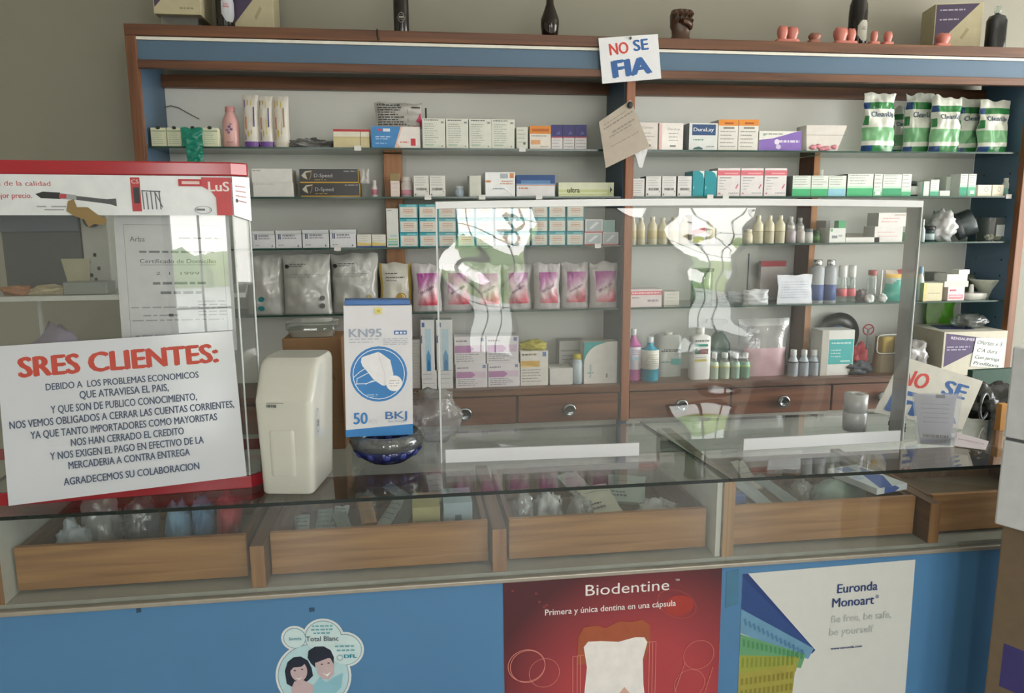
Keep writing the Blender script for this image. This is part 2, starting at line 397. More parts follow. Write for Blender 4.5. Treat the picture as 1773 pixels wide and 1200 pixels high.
# outside the shop windows: pavement, road side hedge and a pale wall, seen in the reflections
struct(MB().box(-20, 20, -22, YF - .2, -.2, -.1, K('#c2bdb0', .8)), 'pavement')
mb = MB()
for i in range(26):
    mb.ball((-16 + i * 1.3 + rnd.uniform(-.3, .3), -17 + rnd.uniform(-.6, .6), -.35 + rnd.uniform(-.2, .4) + (.9 if i % 5 == 2 else 0)), 1.2, .9, 1.0, '#9aab5c' if i % 2 else '#758f4a', 16, .5, i, 3)
tag(mb.build('foliage'), 'green roadside foliage beyond the shop window', 'foliage', kind='stuff')

# ================================================================== WALL CABINET (fixed frame, back panel, partition, uprights)
D = 2.55; X0, X0i, PX0, PX1, X1 = -.845, -.814, .7257, .757, 2.225
cab = thing('wall_cabinet', 'long wood-framed blue wall cabinet with glass shelves behind the counter', 'cabinet', (0, 0, 0))
MB().box(X0i, X1, YB, YB + .015, .3, 1.96, K('#eeeeea', .6, 0, .02, 3)).build('back_panel', cab)
mb = MB(); mb.box(X0, X1 + .031, D - .012, YB + .015, 2.06, 2.093, WOODF); mb.box(X0, X1 + .031, D - .01, D + .012, 1.965, 1.99, WOODF)
mb.build('top_board', cab, bevel=.002)
MB().box(X0, X0i, D - .012, D + .015, 0, 2.06, WOODFZ).build('front_stile', cab, bevel=.002)
MB().box(X1, X1 + .031, D - .012, D + .015, 0, 2.06, WOODFZ).build('front_stile', cab, bevel=.002)
MB().box(X0i, X1, D, D + .01, 1.99, 2.048, BLUE).build('fascia', cab)
MB().box(X0i, X1, D - .006, D + .008, 2.049, 2.058, K('#e8e6dc', .5)).build('fascia_strip', cab)
mb = MB(); mb.box(X0i, X1, D + .04, YB - .03, 2.0, 2.008, K('#7f8f88', .5)); mb.box(X0i, X1, D + .07, D + .1, 1.985, 2.0, K('#c8d2c8', .5)); mb.build('soffit', cab)
MB().box(X0i, X1, YB - .03, YB - .002, 1.945, 1.985, WOODF).build('back_rail', cab)
mb = MB(); mb.box(X0 + .002, X0i - .001, D + .015, YB, .0, 2.06, BLUE); mb.build('side_panel', cab)
MB().box(X1 + .001, X1 + .03, D + .015, YB, 0, 2.06, BLUE).build('side_panel', cab)
mb = MB(); mb.box(PX0, PX1, D + .012, YB, .3, 1.985, K('#445a70', .45)); mb.build('partition', cab)
MB().box(PX0 + .004, PX1 + .002, D - .008, D + .012, .785, 1.965, wood('stile', '#7a4a33', '#a46a4a', 'Z')).build('partition_edge', cab, bevel=.0015)
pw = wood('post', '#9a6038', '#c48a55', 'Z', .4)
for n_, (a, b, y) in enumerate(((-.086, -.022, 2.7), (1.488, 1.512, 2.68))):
    MB().box(a, b, y, YB - .001, .92, 1.727, pw, side=wood('post_shade', '#5c3523', '#7a4a30', 'Z', .5)).build('upright', cab, bevel=.001)  # bright front, dark sides: light and shade put into the post's wood colours
# peg holes
for zz in (1.66, 1.6, 1.5, 1.34, 1.28, 1.12, 1.05):
    for yy in (2.6, 2.73): MB().prism([(yy + .004 * math.cos(i), zz + .004 * math.sin(i)) for i in (0, 1, 2, 3, 4, 5)], X1 - .0002, X1 + .0005, BLACK, 'X').build('peg_hole', cab)
# glass shelves, one per level and bay
for lvl in (1, 2, 3, 4):
    z = SH[lvl][0]; nm = {1: 'top', 2: 'second', 3: 'third', 4: 'lowest'}[lvl]
    for bay, (a, b) in (('left', (X0i + .001, PX0 - .001)), ('right', (PX1 + .001, X1 - .001))):
        mb = MB().box(a, b, D + .018, YB - .002, z - .006, z, SHELFG, front=EDGE)
        tag(mb.build('glass_shelf'), f'{nm} green-edged glass shelf in the {bay} bay of the wall cabinet', 'shelf', 'glass shelves')
# drawer chests with board tops under the open shelves
def chest(a, b, bounds):
    cx = (a + b) / 2; t = cab; off = Vector((cx, D, 0))
    MB().box(a - cx, b - cx, -.01, YB - D - .002, .893, .917, WOODF).build('chest_board', t, loc=off, bevel=.002)
    mb = MB().box(a - cx, b - cx, .02, YB - D - .002, .785, .892, K('#3a2219', .6)); mb.build('chest_carcass', t, loc=off)
    for p, q in zip(bounds, bounds[1:]):
        dm = MB().box(p + .004 - cx, q - .004 - cx, -.004, .019, .79, .888, WOODD).build('drawer', t, loc=off, bevel=.002)
        kx = (p + q) / 2 - cx
        kb = MB(); pr = [(.008, 0), (.008, .008), (.021, .011), (.0255, .017), (.022, .023), (.016, .024), (.013, .021), (0.001, .0225)]
        n = 20; vs = [(kx + r * math.cos(2 * math.pi * i / n), -.004 - y, .836 + r * math.sin(2 * math.pi * i / n)) for r, y in pr for i in range(n)]
        kb.add(vs, [(j * n + i, j * n + (i + 1) % n, (j + 1) * n + (i + 1) % n, (j + 1) * n + i) for j in range(len(pr) - 1) for i in range(n)], K('#8d9092', .12, 1.0), True)
        kb.build('knob', dm)
    MB().box(a - cx, b - cx, .03, YB - D - .002, 0, .784, K('#cfcfc6', .6)).build('lower_cupboard', t, loc=off)
xb = atY(895, 705, 2.55).x
chest(X0i + .001, PX0 - .001, [X0i + .002, xb - .74, xb - .37, xb, PX0 - .002])
c1, c2 = atY(1264, 705, 2.55).x, atY(1438, 695, 2.55).x
chest(PX1 + .001, X1 - .001, [PX1 + .002, c1, c2, c2 + (c2 - c1), X1 - .002])

# ================================================================== THE GLASS-TOPPED COUNTER
F = 1.545; CL, CR, ZT, ZR = -.95, 2.05, .92, .717
ctr = thing('display_counter', 'blue-fronted glass display counter with open wooden drawers inside', 'counter', (0, 0, 0))
MB().box(CL, CR, F, F + .018, 0, .7065, BLUEP).build('front_panel', ctr)
mb = MB().box(CL, CR, F - .006, F + .012, .707, ZR, K('#a9a398', .35, .3)); mb.build('rail', ctr, bevel=.002)
MB().box(CL, CR, F + .013, 2.02, .712, .725, K('#aaa79f', .6)).build('deck_board', ctr)
MB().box(CL, CR, 2.0, 2.02, 0, .711, K('#45403c', .6)).build('rear_panel', ctr)
for a, b, zt in ((-.357, -.327, .82), (.161, .193, .826), (1.215, 1.243, .826)):
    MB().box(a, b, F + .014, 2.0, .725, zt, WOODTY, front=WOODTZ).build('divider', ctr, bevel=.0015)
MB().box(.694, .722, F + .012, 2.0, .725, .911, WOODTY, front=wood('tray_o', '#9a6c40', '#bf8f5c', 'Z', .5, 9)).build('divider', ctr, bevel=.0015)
MB().box(.681, .693, F + .02, 2.0, .725, .911, K('#d4d2c8', .5)).build('divider_lining', ctr)
MB().box(-.868, -.846, F + .014, 2.0, .725, .91, K('#d4d6d2', .5), front=WOODTZ).build('divider', ctr)
mb = MB(); mb.box(CL, .7005, F + .001, F + .007, ZR, .9115, GLASS); mb.box(.7015, CR, F + .001, F + .007, ZR, .9115, GLASS); mb.build('front_glass', ctr)
sb = .645
mb = MB(); mb.prism([(CL, F), (.7, F), (sb, 2.03), (CL, 2.03)], .912, .92, DKEDGE, 'Z', capm=GLASS)
tag(mb.build('glass_countertop'), 'dark-edged glass counter top under the dispenser and the red display case', 'counter top', 'glass counter tops')
mb = MB(); mb.prism([(.7018, F), (CR, F), (CR, 2.05), (sb + .0018, 2.05)], .912, .92, DKEDGE, 'Z', capm=GLASS)
tag(mb.build('glass_countertop'), 'dark-edged glass counter top at the plastic roll, beyond the diagonal seam', 'counter top', 'glass counter tops')
# open wooden trays in the counter
def tray(a, b, label, dep=.36):
    t = thing('wooden_tray', label, 'drawer', ((a + b) / 2, 1.6, .7255), 0, 'open wooden trays in the counter'); w = b - a; h = .098; th = .014
    MB().box(-w / 2, w / 2, 0, th, .008, h + .006, WOODT).build('front_board', t, bevel=.0015)
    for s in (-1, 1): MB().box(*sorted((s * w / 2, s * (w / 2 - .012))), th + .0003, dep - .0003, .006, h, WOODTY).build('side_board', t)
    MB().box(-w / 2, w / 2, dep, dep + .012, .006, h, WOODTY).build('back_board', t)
    MB().box(-w / 2 + .0125, w / 2 - .0125, th + .0003, dep - .0003, 0.004, .009, K('#6a5a48', .7)).build('base_board', t)
tray(-.84, -.372, 'open wooden tray with white and blue bags beneath the SRES CLIENTES sign')
tray(-.322, .155, 'open wooden tray of instruments beneath the hand dryer and mask box')
tray(.203, .672, 'open wooden tray with crumpled clear bags beneath the acrylic screen')
tray(.735, 1.205, 'open wooden tray with blue-white carton above the white towel poster')
tray(1.25, 1.72, 'shaded wooden tray at the dim end of the counter by the white cabinet')

# ------------------------------------------------------------------ posters and sticker on the blue front
PY = F - .0005
def onfront(x0, y0, x1, y1, name, label, mat, items, cat='poster', th=.001, corners=None):
    c = [atY(p[0], p[1], PY - th) for p in corners]
    return tag(sheet(*c, mat, items, th).build(name), label, cat)
def gradient_red():
    m, n, l, p = base_mat('poster_red'); t = n.new('ShaderNodeTexCoord'); mp = n.new('ShaderNodeMapping'); g = n.new('ShaderNodeTexGradient'); g.gradient_type = 'SPHERICAL'
    mp.inputs['Location'].default_value = (-.33 * 3.0, 0, -.4 * 2.4); mp.inputs['Scale'].default_value = (3.0, .001, 2.4) ; mp.inputs['Location'].default_value = (-.5 * 2.7, 0, -.37 * 2.7); mp.inputs['Scale'].default_value = (2.7, .001, 2.7)
    r = n.new('ShaderNodeValToRGB'); r.color_ramp.elements[0].color = lin('#52252e'); r.color_ramp.elements[1].color = lin('#b3444b'); r.color_ramp.elements[1].position = .55
    l.new(t.outputs['Object'], mp.inputs[0]); l.new(mp.outputs[0], g.inputs[0]); l.new(g.outputs['Fac'], r.inputs[0]); l.new(r.outputs[0], p.inputs['Base Color']); p.inputs['Roughness'].default_value = .3
    return m
redp = gradient_red(); pink = K('#d98a80', .4); wt = K('#f0ecea', .4)
def pl(w, h):   # pixel in the poster's own frame: top-left corner (871,1004), bottom at z=.30
    return lambda px, py: ((px - 871) / 381 , 1 - (py - 1004 + (px - 871) * .071) / 330)
q = pl(0, 0)
it = []
for k in range(90):
    a, b = rnd.random(), rnd.random()
    band = abs((a * 1.2 + b) % .42 - .2)
    if band < .07 and b > .45 and a < .5: it.append(('C', a * .96 + .02, .4 + b * .58, .006, .007, K('#8a3a3e', .4)))
it += [('C', .80, .80, .07, .06, K('#a83a34', .4)), ('O', .79, .81, .10, .075, K('#b8584c', .4), .03, -.5)]
it += [('T', 'Biodentine', .56, .895, .062, wt, .385, 0), ('T', '™', .79, .935, .02, wt), ('T', 'Primera y única dentina en una cápsula', .485, .80, .034, wt, .60, .008)]
it += [('P', [(.33, .5), (.335, .66), (.36, .715), (.42, .72), (.46, .70), (.52, .735), (.58, .725), (.63, .735), (.665, .70), (.67, .6), (.65, .5)], K('#a8583c', .4))]
it += [('P', [(.35, .10), (.365, .35), (.375, .48), (.36, .60), (.38, .63), (.44, .628), (.52, .615), (.60, .635), (.64, .63), (.655, .60), (.635, .5), (.64, .35), (.665, .1)], wt)]
it += [('P', [(.50, .1), (.52, .3), (.55, .345), (.58, .3), (.59, .1)], K('#d9b0a0', .4))]
for c in (.31, .33, .345, .665, .68, .695): it.append(('W', [(c, .1), (c, .55 if c < .5 else .6)], pink, .0015))
it += [('W', [(.31, .55), (.36, .555)], pink, .0015), ('W', [(.655, .6), (.695, .6)], pink, .0015)]
it += [('O', .10, .52, .085, .095, pink, .04), ('O', .105, .515, .08, .095, pink, .04), ('O', .18, .47, .07, .085, pink, .03), ('O', .90, .50, .075, .085, pink, .03, .6), ('O', .86, .33, .075, .085, pink, .03, .6), ('W', [(.835, .46), (.79, .29)], pink, .0015), ('W', [(.97, .42), (.93, .25)], pink, .0015)]

cs = [Vector((.182, PY - .001, .7062)), Vector((.691, PY - .001, .7062))]; rb = Vector((cs[1].x + .004, cs[1].y, .28)); lb = Vector((cs[0].x + .003, cs[0].y, .28))
tag(sheet(lb, rb, cs[1], cs[0], redp, it, .001).build('poster'), 'red poster with white tooth and capsule outlines on the blue counter front', 'poster')
# white towel poster
navy = '#2b3f78'
it = []
it += [('P', [(0, 1), (.03, 1), (.44, .52), (.42, .50), (0, .80)], '#26407c'), ('P', [(0, .985), (.40, .56), (.405, .53), (0, .78)], '#2d4c88')]
it += [('P', [(0, .80), (.43, .53), (.40, .47), (0, .66)], '#6b9bbb'), ('P', [(0, .655), (.385, .50), (.36, .42), (0, .52)], '#68a277'), ('P', [(0, .53), (.35, .49), (.33, .40), (0, .40)], '#9aa246'), ('P', [(0, .42), (.33, .45), (.30, .05), (0, .05)], '#a59e48')]
for r_ in range(14):
    u = .02 + r_ * .026
    it.append(('W', [(u, .755 - u * .62), (u + .012, .715 - u * .6)], '#4f82a6', .006)); it.append(('W', [(u, .63 - u * .34), (u + .004, .585 - u * .3)], '#4c905f', .006))
    if u < .32:
        it.append(('W', [(u, .515 - u * .06), (u, .455 - u * .03)], '#83903a', .005))
        for j in range(5): it.append(('W', [(u, .39 + u * .05 - j * .07), (u, .35 + u * .05 - j * .07)], '#8a8436', .006))
it += [('T', 'Euronda', .665, .845, .052, navy, .235, .012), ('T', 'Monoart', .645, .765, .052, navy, .245, .012), ('T', '®', .785, .795, .02, navy, .02), ('T', 'Be free, be safe,', .70, .675, .042, '#b9c0bd', .355, 0), ('T', 'be yourself', .645, .60, .042, '#b9c0bd', .26, 0), ('T', 'www.euronda.com', .62, .515, .014, navy, .185, .02)]
it += [('P', [(.72, .05), (.72, .21), (.77, .22), (.90, .19), (.92, .05)], '#4a8fc0'), ('P', [(.68, .2), (.76, .225), (.78, .21), (.72, .19)], '#b7bdb4')]
a, b = atY(1286, 994, PY - .001), atY(1585, 969, PY - .001)
tag(sheet((a.x + .004, a.y, .25), (b.x + .006, b.y, .25), b, a, K('#d9dbd8', .35, 0, .015), it, .001).build('poster'), 'white poster with fanned coloured towels on the blue counter front', 'poster')
# cloud-shaped sticker with a couple
cxy = atY(540, 1130, PY - .001)
sc = 1.54 / 1300
fr = lambda u, v, k: Vector((cxy.x + (u - 540) * sc, PY - .0006 - .00015 * k, cxy.z - (v - 1130 + (u - 540) * .055) * sc * 1.01))
mb = MB(); white = K('#dfe6e8', .35); line = K('#7f98a6', .4); sky = K('#b9dbe4', .35)
kq = [0]
def disc(x, y, r, m, k, ry=None):
    kq[0] += .02; k += kq[0]; N = 40; mb.add([fr(x + r * math.cos(2 * math.pi * i / N), y - (ry or r) * math.sin(2 * math.pi * i / N), k) for i in range(N)], [tuple(range(N))], m)
def poly(pts, m, k):
    kq[0] += .02; k += kq[0]; mb.add([fr(x, y, k) for x, y in pts], [tuple(range(len(pts)))], m)
for k, (grow, m) in enumerate(((0, white), (-4, line), (-5.3, sky))):
    for x, y, r in ((541, 1177, 68), (562, 1101, 37), (511, 1101, 24), (599, 1126, 35)): disc(x, y, r + grow, m, k)
for x, y, r in ((562, 1101, 32), (511, 1101, 19), (599, 1126, 30)): disc(x, y, r, K('#a8d0dc', .35), 3); disc(x, y, r - .6, K('#cfe6ea', .35), 4)
hair = K('#1c2438', .4); skin = K('#c9b3b8', .4)
poly([(492, 1190), (490, 1165), (496, 1147), (507, 1138), (520, 1137), (532, 1145), (538, 1160), (540, 1176), (530, 1186), (515, 1196), (500, 1196)], hair, 5)
disc(515, 1166, 15, skin, 6, 20); poly([(499, 1166), (502, 1150), (515, 1143), (528, 1150), (520, 1157), (506, 1158)], hair, 7)
poly([(500, 1200), (506, 1186), (522, 1184), (535, 1192), (545, 1200), (540, 1230), (500, 1230)], skin, 6)
poly([(532, 1140), (534, 1126), (546, 1118), (562, 1118), (574, 1126), (579, 1140), (578, 1156), (570, 1145), (545, 1150), (545, 1160), (538, 1152)], hair, 8)
poly([(546, 1150), (572, 1140), (579, 1156), (578, 1172), (568, 1184), (556, 1182), (548, 1170)], skin, 9)
poly([(556, 1170), (564, 1174), (573, 1168), (566, 1178)], K('#eef0f2', .4), 10); poly([(546, 1150), (560, 1140), (575, 1142), (577, 1135), (560, 1128), (545, 1136)], hair, 10)
poly([(508, 1178), (515, 1180), (521, 1176), (515, 1183)], K('#eef0f2', .4), 10)
for x, y in ((508, 1164), (521, 1162), (557, 1153), (569, 1151)): disc(x, y, 2.2, hair, 11, 1.1)
poly([(540, 1196), (552, 1178), (562, 1190), (578, 1180), (594, 1172), (590, 1200), (560, 1235), (535, 1230)], K('#8fc4d6', .4), 7)
for tx, x, y, s, w, c, b in (('Sonría', 512, 1104, 6, 22, '#4a8f9e', .01), ('Total Blanc', 560, 1107, 9.5, 58, '#55606a', .012), ('DFL', 609, 1142, 7, 22, '#1f8fa8', .03)):
    vs, fs, tw = text_geo(tx, b); mb.add([fr(x + (X / tw - .5) * w, y - Y * s, 14 + .1 * (k_ // (len(vs) // 5))) for k_, (X, Y) in enumerate(vs)], fs, c)
for j, (x, y, w) in enumerate(((560, 1079, 34), (559, 1086, 36), (558, 1093, 26), (600, 1120, 36), (600, 1128, 30))):
    u = x - w / 2
    while u < x + w / 2:
        e = u + rnd.uniform(3, 9); mb.add([fr(u, y, 14), fr(e, y, 14), fr(e, y - 3, 14), fr(u, y - 3, 14)], [(0, 1, 2, 3)], '#6fa9b6'); u = e + 2
disc(590, 1141, 6, K('#9fb6be', .4), 12); disc(590, 1141, 4, K('#cfe6ea', .35), 13)
tag(mb.build('sticker'), 'cloud-shaped sticker picturing a smiling couple on the blue counter front', 'sticker')
# scraps of old tape on the blue front
for (x, y, w, h, l) in ((540, 1056, 10, 8, 'dark tape scrap just over the cloud-shaped sticker'), (1268, 1020, 26, 80, 'faded blue tape patch between the red and the white poster'), (240, 1055, 8, 14, 'small dark scuff mark on the blue counter front beneath the sign')):
    c = atY(x, y, PY - .0006); e = sc * w / 2; f_ = sc * h / 2
    tag(sheet((c.x - e, c.y, c.z - f_), (c.x + e, c.y, c.z - f_ * .8), (c.x + e * .9, c.y, c.z + f_), (c.x - e, c.y, c.z + f_ * .9), K('#4a7c9c' if w > 15 else '#33506a', .5), (), .0005).build('tape_scrap'), l, 'tape')

# ================================================================== STOCK ON THE SHELVES
G1, G2, G3, G4, G5 = 'goods on the top glass shelf', 'goods on the second glass shelf', 'goods on the third glass shelf', 'goods on the lowest glass shelf', 'goods on the drawer top'
tx = '#8d9296'
def lines(n, v0, v1, col=tx, a=.1, b=.9, h=.025): return [('L', a, b - rnd.uniform(0, .25), v0 + (v1 - v0) * i / max(1, n - 1), h, col) for i in range(n)]
# ---- top shelf, left bay
g = [('R', .04, .02, .96, .98, '#dfe3c8'), ('R', .04, .8, .96, .84, '#4f7a58')] + lines(6, .15, .7, '#8fae92') + [('C', .5, .99, .14, .09, '#23302a')]
for i, (a, b) in enumerate(((261, 288), (289, 316), (321, 348), (350, 378))):
    carton(a, b, 221, 1, ['first', 'second', 'third', 'fourth'][i] + ' cream and green carton from the left end of the top shelf', g, '#dde0c6', group='cream green cartons', d=.05)
p = put_pouch(313, 351, 221, 1, 'teal translucent film scrap over the green cartons on the top shelf', TEALF, 'film_scrap', 'film', .006, 2.56, seed=3)
x, w, h, zz = place(325, 352, 246, 1, 2.555)
a = atY(339, 281, 2.55)
tag(pouch(.052, zz - a.z, .004, TEALF, 5).build('film_strip', loc=(a.x, 2.548, a.z)), 'teal film strip hanging below the top shelf at the green cartons', 'film')
bt = bottle(382, 411, 183, 1, 'pink bottle with lilac flower print on the top shelf', '#d9a9a6', '#c98f8f', .5, .72, .12, None, 2.6, items=[('C', .5, .5, .10, .03, '#6d5a86'), ('C', .36, .42, .1, .03, '#7d6a94'), ('C', .62, .44, .09, .03, '#6d5a86'), ('C', .45, .36, .09, .03, '#7d6a94'), ('C', .6, .56, .07, .02, '#8674a0'), ('L', .3, .7, .12, .02, '#8b6f80')])
# brush packs
for i, (a, b, pc) in enumerate(((419, 447, '#6b3f98'), (446, 472, '#6b3f98'), (471, 499, '#cfc6bc'))):
    t_ = [('R', .3, .15, .38, .9, '#c9b04a'), ('R', .52, .2, .58, .88, '#d2c05c'), ('R', .16, .3, .26, .55, '#c98a6a'), ('R', .68, .35, .76, .75, '#4a3f78' if i < 2 else '#a07c4a'), ('R', .12, .08, .2, .9, '#8d78a8' if i < 2 else '#c9a888')]
    x, w, h, zz = place(a, b, 163 if i == 0 else 165, 1, 2.6)
    o = tag(pouch(w * 1.02, h - .012, .034, K('#d8d4cc', .3), 11 + i, .002, None, t_, bow=.004).build('brush_pack', loc=(x, 2.62, zz + .012)), ['clear pack with purple foot beside the pink bottle on the top shelf', 'clear striped pack with purple foot, middle of the three packs', 'clear striped pack without purple foot, right of three on top shelf'][i], 'pack', 'clear striped packs')
    MB().loft([(-.012, w * .44, .016, 4), (.004, w * .46, .017, 4), (.008, w * .46, .017, 4)], K(pc, .3), 20).build('foot', o)
x, w, h, zz = place(500, 577, 238, 1, 2.6)
tag(MB().ball((0, 0, .012), w / 2, .03, .02, POLYD, 24, .8, 4, 3, flat=0).build('plastic_bag', loc=(x, 2.63, zz)), 'flat dark crumpled plastic bag lying on the top shelf', 'bag')
carton(577, 640, 237, 1, 'cream carton under the red-edged carton on the top shelf', [('R', 0, .85, 1, 1, '#c9b98a'), ('R', .74, 0, .76, 1, '#8a7a5a')], '#cfc49a')
c = place(577, 640, 237, 1); carton(577, 640, 224, 1, 'red-edged white carton stacked on the cream carton, top shelf', [('R', 0, .7, 1, 1, '#b9343c'), ('R', .74, 0, .76, .7, '#8a8a80')] + lines(1, .3, .4, '#b98f80', .06, .2, .1), '#e0dccb', z=c[3] + c[2])
carton(643, 728, 219, 1, 'blue and white carton with red square on the top shelf', [('P', [(0, 0), (0, 1), (.6, 1), (.46, 0)], '#3f83c0'), ('P', [(.46, 0), (.6, 1), (.64, 1), (.52, .25), (.6, 0)], '#dfb9a8'), ('R', .8, .12, .9, .45, '#c23540'), ('R', .12, .78, .22, .88, '#c2506a'), ('R', .24, .76, .38, .9, '#dfe6ee'), ('L', .08, .4, .5, .04, '#cfe2f2'), ('L', .08, .35, .4, .03, '#cfe2f2'), ('L', .08, .3, .2, .03, '#a8cce8'), ('L', .58, .76, .25, .06, '#d77a6a')], '#e4dfdc', side='#2a5f9a', rz=.05, d=.08)
c = place(643, 728, 219, 1)
x, w, h, zz = place(648, 732, 177, 1, 2.62, c[3] + c[2])
it = lines(9, .12, .88, '#4c4f52', .06, .68, .045) + [('P', [(.78, 0), (.98, .62), (1, .1)], '#c2406a'), ('W', [(.7, .95), (.7, .05)], '#55585a', .0012), ('R', .8, .78, .98, .84, '#3a3a3a')]
tag(pouch(w, h, .03, K('#b9b6b2', .3), 21, .006, None, it).build('printed_bag', loc=(x, 2.64, zz), rot=(0, 0, -.05)), 'crumpled grey text-covered bag lying on the blue and white carton', 'bag')
a = atY(738, 181, 2.6); tag(MB().box(-.003, .003, 0, .004, 0, a.z - 1.735, BLACK).build('marker_strip', loc=(a.x, 2.68, 1.735)), 'thin black upright strip behind the first text-covered carton', 'strip')
g = lambda: [('L', .08, .7, .93, .03, '#4a4d50')] + lines(9, .2, .8, '#9aa59c', .1, .7, .022) + [('R', .82, .84, .94, .9, '#8a938c'), ('R', .1, .1, .5, .14, '#a8c2b0'), ('C', .86, .08, .03, .025, '#7a857e')]
for i, (a, b, y) in enumerate(((731, 771, 205), (772, 811, 205.5), (812, 851, 206), (851, 891, 206.5))):
    carton(a, b, y, 1, ['first', 'second', 'third', 'fourth'][i] + ' tall white text-covered carton beside the blue and white carton', g(), '#d9dbd2', group='text-covered white cartons', d=.08)
carton(894, 914, 220, 1, 'small white carton squeezed beside the orange-topped single carton', lines(4, .3, .85, tx) + [('C', .7, .25, .12, .06, '#6a7a6a')], '#d3d6cc')
ora = lambda: [('R', 0, .66, 1, 1, '#d98a3c'), ('R', .1, .76, .9, .88, '#b8642a'), ('R', .06, .2, .5, .4, '#d9a277'), ('L', .08, .8, .55, .04, tx), ('L', .5, .9, .1, .03, tx)]
carton(917, 954, 218, 1, 'wide orange-topped carton between white and purple-topped cartons', ora(), '#dfd9d0')
for i, (a, b) in enumerate(((954.5, 974.5), (975, 995), (995.5, 1016))):
    carton(a, b, 216, 1, ['first', 'second', 'third'][i] + ' slim purple-topped white carton next to the orange-topped carton', [('R', 0, .5, 1, 1, '#3f3d78'), ('R', 0, .47, 1, .52, '#b04a5c'), ('P', [(.4, .6), (.65, .75), (.8, .62)], '#6a68a0')] + lines(3, .1, .36, tx), '#dcd8da', group='purple-topped cartons')
# ---- top shelf, right bay
carton(1100, 1139, 212, 1, 'pinkish white carton partly covered by the pinned paper note', [('T', 'Cemex', .55, .78, .08, '#8a8a88', .5)] + lines(3, .35, .6) + [('R', .5, .12, .7, .2, '#8a8a88')], '#dcd6d2')
carton(1141, 1183, 213, 1, 'glossy white carton with pale pink edge next to the pinned note', [('R', 0, 0, .12, 1, '#e2bdb9'), ('T', 'Dentsp', .6, .74, .08, '#8a8a88', .5)] + lines(3, .35, .6, tx, .4, .9) + [('R', .45, .12, .7, .18, '#7a7a78')], '#e6e2de', rough=.15)
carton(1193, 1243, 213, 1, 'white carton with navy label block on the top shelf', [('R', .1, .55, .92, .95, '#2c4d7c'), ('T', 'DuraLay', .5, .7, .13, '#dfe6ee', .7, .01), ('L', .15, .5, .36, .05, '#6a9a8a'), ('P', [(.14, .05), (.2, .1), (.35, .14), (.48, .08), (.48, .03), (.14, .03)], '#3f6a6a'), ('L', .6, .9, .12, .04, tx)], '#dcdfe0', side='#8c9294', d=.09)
for i, (a, b) in enumerate(((1243.5, 1278), (1278.5, 1313))):
    carton(a, b, 207, 1, ['left', 'right'][i] + ' one of two orange-topped tall cartons between navy-labelled and purple cartons', [('R', 0, .8, 1, 1, '#e08c30'), ('R', .3, .85, .75, .91, '#a85a20'), ('R', .25, .7, .8, .76, '#8a8680')] + lines(5, .12, .6), '#e0ddd8', d=.08, group='tall orange-topped cartons')
carton(1314, 1388, 227, 1, 'low purple and white carton with wave edge on the top shelf', [('P', [(0, 0), (0, .55), (.3, .62), (.6, .8), (.85, .97), (1, 1), (1, 0)], '#8467b8'), ('L', .4, .95, .42, .12, '#d8cfe8'), ('C', .42, .45, .06, .14, '#e0d8ec'), ('C', .46, .2, .06, .12, '#cfc4e2'), ('L', .15, .55, .82, .06, '#9aa39a'), ('C', .12, .82, .03, .07, '#9ab0a0')], '#e6e6e2')
x, w, h, zz = place(1398, 1450, 217, 1, 2.6)
t = thing('open_carton', 'white flared carton of pink film at the wooden upright, top shelf', 'box', (x, 2.6, zz))
mb = MB(); pts = [(-w / 2, 0), (w / 2, 0), (w / 2 + .035, h), (-w / 2 - .006, h)]; mb.prism(pts, 0, .07, K('#d5d0cb', .5)); mb.build('carton_body', t, bevel=.001)
MB().box(-w / 2 - .003, w / 2 + .03, -.0012, 0, h * .62, h * .64, K('#a8a49e')).build('print', t)
mb = MB(); [mb.ball((rnd.uniform(-w / 2 + .02, w / 2 - .004), -.002, rnd.uniform(.006, .02)), .012, .003, .008, K('#d48a98', .3), 8, .4, i) for i in range(9)]; o_ = mb.build('film', t)
o_['kind'] = 'stuff'
# green white pouches
gw, gd, gn = K('#dfe3da', .14), K('#35824a', .15), K('#274a82', .15)
def cup(u, v):
    if v > .86: return gw
    if v > .74: return gd if u > .14 else gn
    if v < .10: return gd if u > .25 else gn
    if .1 < v < .45 and (abs(u - .5) * 2) ** 2 * .25 + .2 > abs(v - .3): return K('#7fb98a', .25) if .18 < v < .42 else gw
    if u < .1 and v < .6: return gd
    return gw
for i, (a, b, y, Y, l, z_) in enumerate(((1500, 1556, 160, 2.6, 'first bag from the left, standing free', 0), (1547, 1580, 184, 2.725, 'shaded bag tucked behind, showing only its right half', 0), (1573, 1622, 160, 2.64, 'bag with rounded puffed top, left of the tight row', .05), (1619, 1670, 167, 2.59, 'bag with peaked right corner, second in the tight row', 0), (1664, 1710, 170, 2.65, 'bag third in the tight row, folds bright', 0), (1702, 1754, 172, 2.59, 'rightmost bag beside the blue side panel', 0))):
    put_pouch(a, b, y, 1, 'green and white cotton pouch: ' + l, gw, 'cotton_pouch', 'pouch', .05, Y, 'green and white pouches on the top shelf', seed=30 + i, crump=.012, nx=20, ny=26, colfn=cup, items=[('T', 'CleanUp', .52, .60, .085, K('#2c4a68', .3), .72, .015)], rz=(.02, .0, -.03, -.05, .02, .0)[i])

